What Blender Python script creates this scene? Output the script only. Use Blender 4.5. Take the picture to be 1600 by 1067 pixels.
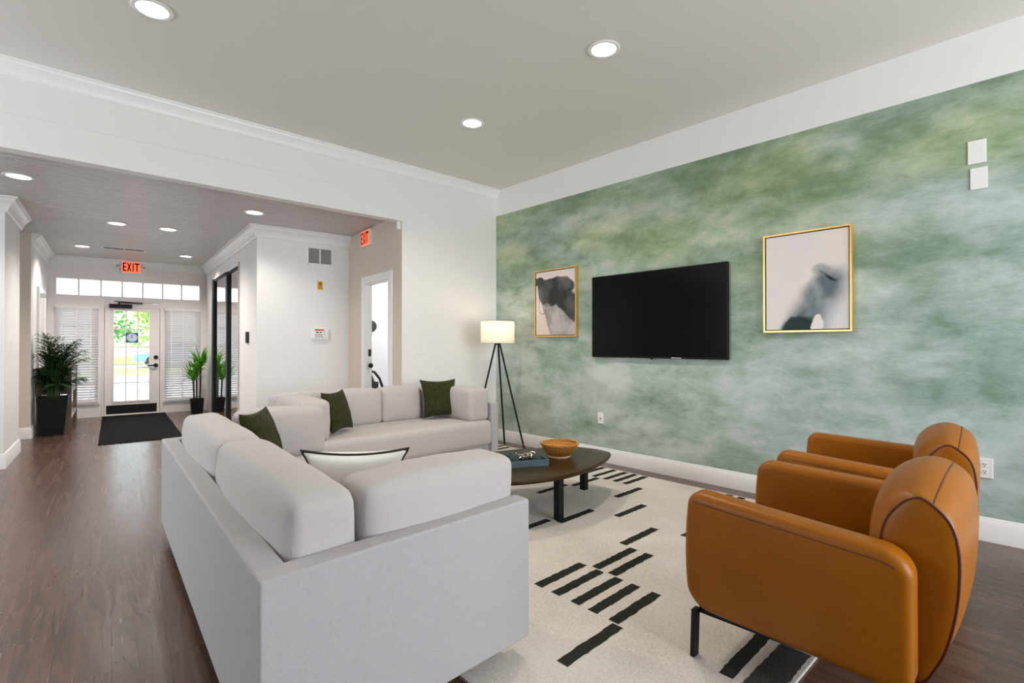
import bpy, bmesh, math, random
from mathutils import Vector, Matrix, noise
S = bpy.context.scene
for o in list(bpy.data.objects): bpy.data.objects.remove(o)
R = math.radians
PI = math.pi
# ---------------------------------------------------------------- camera
CAM_H = 1.25
cam = bpy.data.objects.new('camera', bpy.data.cameras.new('camera'))
S.collection.objects.link(cam)
cam.location = (0, 0, CAM_H)
cam.rotation_euler = (R(90) + math.atan(5 / 805), 0, -R(42.7))
cam.data.sensor_fit = 'HORIZONTAL'; cam.data.sensor_width = 36
cam.data.lens = 36 * 805 / 1600
cam.data.clip_start = 0.02; cam.data.clip_end = 300
S.camera = cam
# ---------------------------------------------------------------- sky, sun, daylight, exposure
S.view_settings.view_transform = 'Standard'; S.view_settings.look = 'None'
S.view_settings.gamma = 1; S.view_settings.use_curve_mapping = False
S.view_settings.exposure = 0.0
W = bpy.data.worlds.new('sky'); S.world = W; W.use_nodes = True
bg = W.node_tree.nodes['Background']; bg.inputs[0].default_value = (0.80, 0.90, 1.0, 1); bg.inputs[1].default_value = 3.5
HA = R(4.96); HC, HS = math.cos(HA), math.sin(HA)     # the hall is turned by 5 degrees against the lounge

def hall(p):                                           # hall (across, along, up) -> world
    return (p[0] * HC + p[1] * HS, -p[0] * HS + p[1] * HC, p[2])

def light(name, kind, loc, energy, color=(1, 1, 1), size=None, size_y=None, target=None, spread=None, radius=None, spot=None):
    l = bpy.data.lights.new(name, kind); l.energy = energy; l.color = color
    if kind == 'AREA':
        l.shape = 'RECTANGLE'; l.size = size; l.size_y = size_y or size
        if spread: l.spread = spread
    if radius is not None: l.shadow_soft_size = radius
    if spot: l.spot_size = spot; l.spot_blend = 0.7
    o = bpy.data.objects.new(name, l); S.collection.objects.link(o); o.location = loc
    if target is not None:
        o.rotation_euler = (Vector(target) - Vector(loc)).to_track_quat('-Z', 'Y').to_euler()
    return o

sun = light('sun', 'SUN', (20, 10, 30), 4.0, (1, 0.96, 0.88), target=(8, 10.5, 12)); sun.data.angle = R(2)
# daylight through the window behind the camera, and an added fill from the left
light('daylight_back_right', 'AREA', (2.55, -2.93, 1.75), 165, (0.96, 0.98, 1.0), 3.2, 2.1, target=(2.55, 3, 1.75))
light('fill_left', 'AREA', (-3.23, 4.2, 1.75), 85, (0.90, 0.97, 1.0), 1.3, 2.1, target=(3, 4.2, 1.75))  # unseen source, added to brighten the near sofa's outer side

# ---------------------------------------------------------------- materials
def nodes(m): return m.node_tree.nodes, m.node_tree.links

def mat(name, col, rough=0.6, metal=0.0, spec=0.5, bump=None, var=None, emit=None, trans=None, sheen=0, coat=0):
    """principled; bump=(scale, strength, distance, stretch); var=(scale, amount, stretch)"""
    m = bpy.data.materials.new(name); m.use_nodes = True
    n, l = nodes(m); b = n['Principled BSDF']
    b.inputs['Base Color'].default_value = (*col, 1); b.inputs['Roughness'].default_value = rough
    b.inputs['Metallic'].default_value = metal; b.inputs['Specular IOR Level'].default_value = spec
    if sheen: b.inputs['Sheen Weight'].default_value = sheen
    if coat: b.inputs['Coat Weight'].default_value = coat; b.inputs['Coat Roughness'].default_value = 0.15
    if emit: b.inputs['Emission Color'].default_value = (*emit[0], 1); b.inputs['Emission Strength'].default_value = emit[1]
    if bump or var:
        tc = n.new('ShaderNodeTexCoord')
    if var:
        mp = n.new('ShaderNodeMapping'); mp.inputs['Scale'].default_value = var[2] if len(var) > 2 else (1, 1, 1)
        nz = n.new('ShaderNodeTexNoise'); nz.inputs['Scale'].default_value = var[0]; nz.inputs['Detail'].default_value = 6
        nz.inputs['Roughness'].default_value = 0.65
        rp = n.new('ShaderNodeValToRGB'); a = var[1]
        rp.color_ramp.elements[0].position = 0.3; rp.color_ramp.elements[1].position = 0.7
        rp.color_ramp.elements[0].color = (*[max(0, c * (1 - a)) for c in col], 1)
        rp.color_ramp.elements[1].color = (*[min(1, c * (1 + a)) for c in col], 1)
        l.new(tc.outputs['Object'], mp.inputs[0]); l.new(mp.outputs[0], nz.inputs[0]); l.new(nz.outputs[0], rp.inputs[0])
        l.new(rp.outputs[0], b.inputs['Base Color'])
    if bump:
        mp = n.new('ShaderNodeMapping'); mp.inputs['Scale'].default_value = bump[3] if len(bump) > 3 else (1, 1, 1)
        nz = n.new('ShaderNodeTexNoise'); nz.inputs['Scale'].default_value = bump[0]; nz.inputs['Detail'].default_value = 4
        bp = n.new('ShaderNodeBump'); bp.inputs['Strength'].default_value = bump[1]; bp.inputs['Distance'].default_value = bump[2]
        l.new(tc.outputs['Object'], mp.inputs[0]); l.new(mp.outputs[0], nz.inputs[0]); l.new(nz.outputs[0], bp.inputs['Height'])
        l.new(bp.outputs[0], b.inputs['Normal'])
    return m

M = {}
M['paint'] = mat('white_paint', (0.80, 0.79, 0.78), 0.55, bump=(180, 0.05, 0.002))
M['wall_beige'] = mat('beige_wall', (0.66, 0.57, 0.47), 0.6, bump=(180, 0.05, 0.002))  # beige tone for the side-room wall and the left gap face
M['trim'] = mat('white_trim_paint', (0.84, 0.835, 0.83), 0.35)
M['ceil'] = mat('greige_ceiling_paint', (0.735, 0.72, 0.675), 0.7, bump=(150, 0.05, 0.002))
M['door'] = mat('door_paint', (0.80, 0.755, 0.745), 0.4)
M['black'] = mat('black_metal', (0.008, 0.008, 0.009), 0.55, spec=0.25)
M['black_soft'] = mat('black_plastic', (0.015, 0.015, 0.015), 0.5)
M['fabric'] = mat('oatmeal_fabric', (0.435, 0.418, 0.435), 0.95, spec=0.15, bump=(420, 0.35, 0.004), var=(260, 0.10), sheen=0.15)
M['fabric2'] = mat('oatmeal_fabric_light', (0.50, 0.468, 0.465), 0.95, spec=0.15, bump=(420, 0.35, 0.004), var=(260, 0.08), sheen=0.15)
M['green_velvet'] = mat('olive_velvet', (0.034, 0.032, 0.011), 0.9, spec=0.1, bump=(160, 0.3, 0.003), var=(26, 0.45), sheen=0.05)
M['white_cloth'] = mat('ivory_cloth', (0.88, 0.85, 0.81), 0.9, spec=0.2, bump=(300, 0.2, 0.002))
M['piping_dark'] = mat('dark_piping', (0.02, 0.018, 0.013), 0.8)
M['leather'] = mat('tan_leather', (0.30, 0.094, 0.002), 0.38, spec=0.25, bump=(130, 0.12, 0.002), var=(5, 0.10))
M['leather_pipe'] = mat('dark_leather_piping', (0.10, 0.022, 0.008), 0.45)
M['table_wood'] = mat('walnut_top', (0.040, 0.021, 0.005), 0.28, spec=0.16, var=(5, 0.30, (1, 7, 1)))
M['wicker'] = None
M['wicker_base'] = mat('pale_wicker_foot', (0.62, 0.40, 0.22), 0.7)
M['teal'] = mat('slate_teal', (0.065, 0.115, 0.135), 0.6, var=(20, 0.25))
M['teal_ball'] = mat('slate_teal_ball', (0.022, 0.048, 0.050), 0.7, bump=(40, 0.4, 0.004))
M['silver'] = mat('silver', (0.62, 0.56, 0.50), 0.22, metal=1.0)
M['gold'] = mat('brushed_gold', (0.80, 0.52, 0.18), 0.32, metal=0.85, var=(30, 0.1, (1, 1, 0.1)))
M['steel'] = mat('brushed_steel', (0.55, 0.55, 0.55), 0.35, metal=1.0)
M['plate'] = mat('white_plastic', (0.82, 0.81, 0.79), 0.35)
M['slot'] = mat('dark_slot', (0.02, 0.02, 0.02), 0.7)
M['tvscreen'] = mat('tv_screen', (0.003, 0.003, 0.0035), 0.15, spec=0.14)
M['tvbody'] = mat('tv_body', (0.003, 0.003, 0.003), 0.5, spec=0.2)
M['grille'] = mat('grille_louvre', (0.32, 0.31, 0.29), 0.6)
M['yellow'] = mat('yellow_card', (0.68, 0.40, 0.015), 0.5)
M['brown_ink'] = mat('brown_ink', (0.22, 0.11, 0.01), 0.6)
M['red_led'] = mat('red_strip', (0.65, 0.10, 0.07), 0.5)
M['dark_red'] = mat('dark_red_letters', (0.12, 0.003, 0.002), 0.6, spec=0.1)
M['exit_glow'] = mat('exit_sign_lit_face', (0.9, 0.2, 0.1), 0.5, emit=((1.0, 0.13, 0.05), 0.95))
M['lamp_disc'] = mat('downlight_lens', (0.9, 0.9, 0.88), 0.5, emit=((1.0, 0.95, 0.88), 6.0))
M['shade'] = None
M['pot'] = mat('black_pot', (0.007, 0.007, 0.007), 0.5, spec=0.25)
M['soil'] = mat('soil', (0.05, 0.035, 0.025), 0.95, bump=(60, 1, 0.02))
M['palm'] = mat('palm_leaf', (0.025, 0.075, 0.022), 0.5, var=(6, 0.45))
M['palm_stem'] = mat('palm_stem', (0.06, 0.10, 0.03), 0.6)
M['yucca'] = mat('yucca_leaf', (0.15, 0.42, 0.035), 0.4, var=(7, 0.55))
M['cane'] = mat('dark_cane', (0.05, 0.035, 0.025), 0.8)
M['mat_black'] = mat('black_doormat', (0.009, 0.009, 0.010), 0.95, spec=0.1, bump=(200, 0.9, 0.008), var=(60, 0.6))
M['console_wood'] = mat('brown_console_wood', (0.15, 0.095, 0.06), 0.5, var=(9, 0.3, (1, 6, 1)))
M['shelf_glass'] = mat('pale_glossy_shelf', (0.62, 0.63, 0.64), 0.15)
M['blind'] = None
M['concrete'] = mat('pale_concrete', (0.72, 0.71, 0.69), 0.85, var=(1.5, 0.08))
M['asphalt'] = mat('pale_road', (0.60, 0.60, 0.60), 0.9, var=(1, 0.08))
M['grass'] = mat('mown_grass', (0.36, 0.52, 0.12), 0.9, var=(3, 0.35))
M['car_blue'] = mat('sky_blue_car_paint', (0.20, 0.40, 0.60), 0.3, coat=0.6)
M['car_glass'] = mat('car_glass', (0.25, 0.34, 0.36), 0.1)
M['tyre'] = mat('tyre', (0.03, 0.03, 0.035), 0.8)
M['bark'] = mat('bark', (0.28, 0.20, 0.15), 0.9)
M['leaf_a'] = mat('tree_leaf_yellow_green', (0.36, 0.48, 0.10), 0.6, var=(2, 0.35))
M['leaf_b'] = mat('tree_leaf_green', (0.14, 0.34, 0.10), 0.6, var=(2, 0.35))
M['dial'] = mat('pale_blue_dial', (0.55, 0.72, 0.85), 0.5)
M['navy'] = mat('navy_card', (0.03, 0.09, 0.17), 0.5)
M['red'] = mat('red_hand', (0.70, 0.05, 0.04), 0.5)
M['house'] = mat('pale_stucco', (0.72, 0.60, 0.55), 0.8)
M['mirror'] = mat('mirror_glass', (0.83, 0.84, 0.84), 0.02, metal=1.0)
M['rubber'] = mat('shadow_gap', (0.015, 0.012, 0.01), 0.8)

def m_glass():
    m = bpy.data.materials.new('clear_glass'); m.use_nodes = True
    n, l = nodes(m); n.remove(n['Principled BSDF'])
    t = n.new('ShaderNodeBsdfTransparent'); t.inputs[0].default_value = (0.96, 0.98, 0.98, 1)
    g = n.new('ShaderNodeBsdfGlossy'); g.inputs['Roughness'].default_value = 0.02
    f = n.new('ShaderNodeFresnel'); f.inputs[0].default_value = 1.35
    x = n.new('ShaderNodeMixShader'); l.new(f.outputs[0], x.inputs[0]); l.new(t.outputs[0], x.inputs[1]); l.new(g.outputs[0], x.inputs[2])
    l.new(x.outputs[0], n['Material Output'].inputs[0]); return m
M['glass'] = m_glass()

def m_translucent(name, col, frac, rough=0.6):
    m = bpy.data.materials.new(name); m.use_nodes = True
    n, l = nodes(m); n.remove(n['Principled BSDF'])
    d = n.new('ShaderNodeBsdfDiffuse'); d.inputs[0].default_value = (*col, 1)
    t = n.new('ShaderNodeBsdfTranslucent'); t.inputs[0].default_value = (*col, 1)
    x = n.new('ShaderNodeMixShader'); x.inputs[0].default_value = frac
    l.new(d.outputs[0], x.inputs[1]); l.new(t.outputs[0], x.inputs[2]); l.new(x.outputs[0], n['Material Output'].inputs[0]); return m
M['blind'] = m_translucent('white_blind_slat', (0.90, 0.87, 0.87), 0.45)
M['frost'] = m_translucent('frosted_pane', (0.93, 0.93, 0.92), 0.80)
M['shade'] = m_translucent('ivory_lamp_shade', (0.93, 0.89, 0.80), 0.45)

def m_floor():
    m = bpy.data.materials.new('brown_plank_floor'); m.use_nodes = True
    n, l = nodes(m); b = n['Principled BSDF']
    tc = n.new('ShaderNodeTexCoord')
    mp = n.new('ShaderNodeMapping'); mp.inputs['Rotation'].default_value = (0, 0, R(90))
    br = n.new('ShaderNodeTexBrick'); br.offset = 0.37; br.inputs['Scale'].default_value = 1
    br.inputs['Brick Width'].default_value = 1.25; br.inputs['Row Height'].default_value = 0.185
    br.inputs['Mortar Size'].default_value = 0.0009; br.inputs['Mortar Smooth'].default_value = 0.3
    br.inputs['Color1'].default_value = (0, 0, 0, 1); br.inputs['Color2'].default_value = (1, 1, 1, 1); br.inputs['Mortar'].default_value = (0.5, 0.5, 0.5, 1)
    l.new(tc.outputs['Object'], mp.inputs[0]); l.new(mp.outputs[0], br.inputs[0])
    # per-plank shift of the grain
    add = n.new('ShaderNodeVectorMath'); add.operation = 'MULTIPLY_ADD'
    add.inputs[1].default_value = (3.1, 7.7, 0); l.new(br.outputs['Color'], add.inputs[0]); l.new(tc.outputs['Object'], add.inputs[2])
    mg = n.new('ShaderNodeMapping'); mg.inputs['Scale'].default_value = (6.5, 0.75, 1); l.new(add.outputs[0], mg.inputs[0])
    ng = n.new('ShaderNodeTexNoise'); ng.inputs['Scale'].default_value = 1.3; ng.inputs['Detail'].default_value = 3; ng.inputs['Distortion'].default_value = 0.6
    l.new(mg.outputs[0], ng.inputs[0])
    mul = n.new('ShaderNodeMath'); mul.operation = 'MULTIPLY'; mul.inputs[1].default_value = 13; l.new(ng.outputs[0], mul.inputs[0])
    fr = n.new('ShaderNodeMath'); fr.operation = 'PINGPONG'; fr.inputs[1].default_value = 1.0; l.new(mul.outputs[0], fr.inputs[0])
    mf = n.new('ShaderNodeMapping'); mf.inputs['Scale'].default_value = (26, 1.1, 1); l.new(add.outputs[0], mf.inputs[0])
    nf = n.new('ShaderNodeTexNoise'); nf.inputs['Scale'].default_value = 1; nf.inputs['Detail'].default_value = 2.5; l.new(mf.outputs[0], nf.inputs[0])
    r1 = n.new('ShaderNodeValToRGB'); e = r1.color_ramp
    e.elements[0].position = 0.0; e.elements[0].color = (0.052, 0.027, 0.020, 1); e.elements[1].position = 1.0; e.elements[1].color = (0.150, 0.086, 0.064, 1)
    mixf = n.new('ShaderNodeMix'); mixf.data_type = 'FLOAT'; mixf.inputs[0].default_value = 0.66
    l.new(fr.outputs[0], mixf.inputs[2]); l.new(nf.outputs[0], mixf.inputs[3]); l.new(mixf.outputs[0], r1.inputs[0])
    tone = n.new('ShaderNodeMix'); tone.data_type = 'RGBA'; tone.blend_type = 'MULTIPLY'; tone.inputs[0].default_value = 1
    rt = n.new('ShaderNodeValToRGB'); rt.color_ramp.elements[0].color = (0.86, 0.86, 0.87, 1); rt.color_ramp.elements[1].color = (1.13, 1.11, 1.08, 1)
    l.new(br.outputs['Color'], rt.inputs[0]); l.new(r1.outputs[0], tone.inputs[6]); l.new(rt.outputs[0], tone.inputs[7])
    gap = n.new('ShaderNodeMix'); gap.data_type = 'RGBA'; gap.inputs[7].default_value = (0.05, 0.032, 0.028, 1)
    l.new(br.outputs['Fac'], gap.inputs[0]); l.new(tone.outputs[2], gap.inputs[6]); l.new(gap.outputs[2], b.inputs['Base Color'])
    rr = n.new('ShaderNodeMapRange'); rr.inputs[3].default_value = 0.20; rr.inputs[4].default_value = 0.33
    l.new(nf.outputs[0], rr.inputs[0]); l.new(rr.outputs[0], b.inputs['Roughness'])
    b.inputs['Specular IOR Level'].default_value = 0.65
    bp = n.new('ShaderNodeBump'); bp.inputs['Strength'].default_value = 0.0; bp.inputs['Distance'].default_value = 0.001
    l.new(nf.outputs[0], bp.inputs['Height']); l.new(bp.outputs[0], b.inputs['Normal'])
    return m
M['floor'] = m_floor()

def m_mural():
    m = bpy.data.materials.new('green_cloud_mural'); m.use_nodes = True
    n, l = nodes(m); b = n['Principled BSDF']; b.inputs['Roughness'].default_value = 0.75; b.inputs['Specular IOR Level'].default_value = 0.25
    tc = n.new('ShaderNodeTexCoord'); sep = n.new('ShaderNodeSeparateXYZ'); l.new(tc.outputs['Object'], sep.inputs[0])
    def nz(scale, sc, det, ro, dis, rot=0.0, off=0.0):
        mp = n.new('ShaderNodeMapping'); mp.inputs['Scale'].default_value = scale; mp.inputs['Rotation'].default_value = (rot, 0, 0); mp.inputs['Location'].default_value = (off, off, off)
        t = n.new('ShaderNodeTexNoise'); t.inputs['Scale'].default_value = sc; t.inputs['Detail'].default_value = det
        t.inputs['Roughness'].default_value = ro; t.inputs['Distortion'].default_value = dis
        l.new(tc.outputs['Object'], mp.inputs[0]); l.new(mp.outputs[0], t.inputs[0]); return t.outputs[0]
    def math_(op, a, c, clamp=False):
        q = n.new('ShaderNodeMath'); q.operation = op; q.use_clamp = clamp
        for i, v in enumerate((a, c)):
            if isinstance(v, (int, float)): q.inputs[i].default_value = v
            else: l.new(v, q.inputs[i])
        return q.outputs[0]
    big = nz((1, 0.75, 1.9), 1.0, 3, 0.5, 0.0, R(-5), 3.7)
    mid = nz((1, 0.9, 2.1), 2.6, 9, 0.66, 0.3, R(-5), 1.1)
    fine = nz((1, 4, 16), 5, 6, 0.75, 0.2, 0, 0)
    mott = nz((1, 1, 1.3), 6.5, 6, 0.6, 0.4, 0, 5.5)
    v = math_('ADD', math_('MULTIPLY', big, 0.55), math_('MULTIPLY', mid, 0.49))
    v = math_('ADD', v, math_('MULTIPLY', math_('SUBTRACT', fine, 0.5), 0.14))
    v = math_('ADD', v, math_('MULTIPLY', math_('SUBTRACT', mott, 0.5), 0.16))
    # the print itself is deeper towards its top and paler across its middle
    zz = n.new('ShaderNodeMapRange'); zz.inputs[1].default_value = 1.4; zz.inputs[2].default_value = 2.9; zz.inputs[3].default_value = 0.035; zz.inputs[4].default_value = -0.06
    l.new(sep.outputs[2], zz.inputs[0]); v = math_('ADD', v, zz.outputs[0])
    rp = n.new('ShaderNodeValToRGB'); e = rp.color_ramp.elements
    e[0].position = 0.33; e[0].color = (0.155, 0.225, 0.160, 1); e[1].position = 0.67; e[1].color = (0.55, 0.60, 0.55, 1)
    a = e.new(0.42); a.color = (0.215, 0.295, 0.215, 1); a = e.new(0.49); a.color = (0.295, 0.375, 0.305, 1); a = e.new(0.565); a.color = (0.41, 0.475, 0.415, 1)
    l.new(v, rp.inputs[0])
    # yellow-green patches
    yg = nz((1, 0.7, 1.6), 1.0, 4, 0.5, 0.5, R(-7), 9.3)
    ym = n.new('ShaderNodeMapRange'); ym.inputs[1].default_value = 0.40; ym.inputs[2].default_value = 0.64; ym.inputs[4].default_value = 0.9; l.new(yg, ym.inputs[0])
    zt = n.new('ShaderNodeMapRange'); zt.inputs[1].default_value = 1.5; zt.inputs[2].default_value = 2.4; l.new(sep.outputs[2], zt.inputs[0])
    yf = math_('MULTIPLY', ym.outputs[0], zt.outputs[0])
    mx = n.new('ShaderNodeMix'); mx.data_type = 'RGBA'; mx.blend_type = 'MULTIPLY'; mx.inputs[7].default_value = (1.12, 1.08, 0.72, 1)
    l.new(yf, mx.inputs[0]); l.new(rp.outputs[0], mx.inputs[6])
    # bluer print on the part nearest the camera and low down
    yy = n.new('ShaderNodeMapRange'); yy.inputs[1].default_value = 4.6; yy.inputs[2].default_value = 0.6; l.new(sep.outputs[1], yy.inputs[0])
    zl = n.new('ShaderNodeMapRange'); zl.inputs[1].default_value = 2.8; zl.inputs[2].default_value = 1.2; zl.inputs[3].default_value = 0.35; l.new(sep.outputs[2], zl.inputs[0])
    tf = math_('MULTIPLY', math_('ADD', math_('MULTIPLY', yy.outputs[0], 0.8), 0.2), zl.outputs[0], True)
    m2 = n.new('ShaderNodeMix'); m2.data_type = 'RGBA'; m2.blend_type = 'MULTIPLY'; m2.inputs[7].default_value = (0.95, 1.0, 1.09, 1)
    l.new(tf, m2.inputs[0]); l.new(mx.outputs[2], m2.inputs[6]); l.new(m2.outputs[2], b.inputs['Base Color'])
    return m
M['mural'] = m_mural()

def m_hallceil():
    m = mat('textured_hall_ceiling', (0.84, 0.79, 0.77), 0.30, spec=0.8)
    n, l = nodes(m); b = n['Principled BSDF']; tc = n.new('ShaderNodeTexCoord')
    mp = n.new('ShaderNodeMapping'); mp.inputs['Scale'].default_value = (1.8, 13, 1); mp.inputs['Rotation'].default_value = (0, 0, HA)
    nz = n.new('ShaderNodeTexNoise'); nz.inputs['Scale'].default_value = 1.6; nz.inputs['Detail'].default_value = 5; nz.inputs['Distortion'].default_value = 1.5; nz.inputs['Roughness'].default_value = 0.6
    bp = n.new('ShaderNodeBump'); bp.inputs['Strength'].default_value = 1.0; bp.inputs['Distance'].default_value = 0.10
    l.new(tc.outputs['Object'], mp.inputs[0]); l.new(mp.outputs[0], nz.inputs[0]); l.new(nz.outputs[0], bp.inputs['Height']); l.new(bp.outputs[0], b.inputs['Normal'])
    return m
M['hallceil'] = m_hallceil()

def m_rug(name, ca, cb, scale=90):
    m = mat(name, ca, 0.97, spec=0.1)
    n, l = nodes(m); b = n['Principled BSDF']; tc = n.new('ShaderNodeTexCoord')
    mp = n.new('ShaderNodeMapping'); mp.inputs['Scale'].default_value = (0.55, 1.6, 1)
    nz = n.new('ShaderNodeTexNoise'); nz.inputs['Scale'].default_value = scale; nz.inputs['Detail'].default_value = 4; nz.inputs['Roughness'].default_value = 0.7
    n2 = n.new('ShaderNodeTexNoise'); n2.inputs['Scale'].default_value = 2.2; n2.inputs['Detail'].default_value = 5
    mm = n.new('ShaderNodeMath'); mm.operation = 'MULTIPLY_ADD'; mm.inputs[1].default_value = 0.55
    rp = n.new('ShaderNodeValToRGB'); rp.color_ramp.elements[0].position = 0.55; rp.color_ramp.elements[1].position = 0.86
    rp.color_ramp.elements[0].color = (*cb, 1); rp.color_ramp.elements[1].color = (*ca, 1)
    bp = n.new('ShaderNodeBump'); bp.inputs['Strength'].default_value = 0.5; bp.inputs['Distance'].default_value = 0.006
    l.new(tc.outputs['Object'], mp.inputs[0]); l.new(mp.outputs[0], nz.inputs[0]); l.new(tc.outputs['Object'], n2.inputs[0])
    l.new(n2.outputs[0], mm.inputs[0]); l.new(nz.outputs[0], mm.inputs[2]); l.new(mm.outputs[0], rp.inputs[0]); l.new(rp.outputs[0], b.inputs['Base Color'])
    l.new(nz.outputs[0], bp.inputs['Height']); l.new(bp.outputs[0], b.inputs['Normal'])
    return m
M['rug'] = m_rug('cream_rug_pile', (0.76, 0.71, 0.665), (0.56, 0.51, 0.465))
M['rug_dark'] = m_rug('charcoal_rug_pile', (0.035, 0.037, 0.030), (0.014, 0.015, 0.012))
M['rug_heather'] = m_rug('heathered_rug_pile', (0.09, 0.09, 0.085), (0.008, 0.008, 0.008), 150)

def m_weave(name, ca, cb, sc):
    m = mat(name, ca, 0.6)
    n, l = nodes(m); b = n['Principled BSDF']; tc = n.new('ShaderNodeTexCoord')
    w = n.new('ShaderNodeTexChecker') if name.startswith('patt') else n.new('ShaderNodeTexWave')
    rp = n.new('ShaderNodeValToRGB'); rp.color_ramp.elements[0].color = (*cb, 1); rp.color_ramp.elements[1].color = (*ca, 1)
    if name.startswith('patt'):
        nz = n.new('ShaderNodeTexNoise'); nz.inputs['Scale'].default_value = sc; nz.inputs['Detail'].default_value = 2; n.remove(w)
        rp.color_ramp.elements[0].position = 0.47; rp.color_ramp.elements[1].position = 0.53
        l.new(tc.outputs['Object'], nz.inputs[0]); l.new(nz.outputs[0], rp.inputs[0])
    else:
        w.bands_direction = 'Z'; w.inputs['Scale'].default_value = sc; w.inputs['Distortion'].default_value = 0.4; w.inputs['Detail Scale'].default_value = 6
        l.new(tc.outputs['Object'], w.inputs[0]); l.new(w.outputs[1], rp.inputs[0])
        bp = n.new('ShaderNodeBump'); bp.inputs['Strength'].default_value = 0.8; bp.inputs['Distance'].default_value = 0.004
        l.new(w.outputs[1], bp.inputs['Height']); l.new(bp.outputs[0], b.inputs['Normal'])
    l.new(rp.outputs[0], b.inputs['Base Color']); return m
M['wicker'] = m_weave('amber_wicker', (0.66, 0.31, 0.055), (0.34, 0.13, 0.016), 26)
M['pattern'] = m_weave('pattern_black_white', (0.75, 0.73, 0.71), (0.02, 0.02, 0.02), 16)

def m_vcol(name):
    m = mat(name, (1, 1, 1), 0.7, spec=0.2)
    n, l = nodes(m); a = n.new('ShaderNodeVertexColor'); a.layer_name = 'paint'; l.new(a.outputs[0], n['Principled BSDF'].inputs['Base Color']); return m

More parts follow.
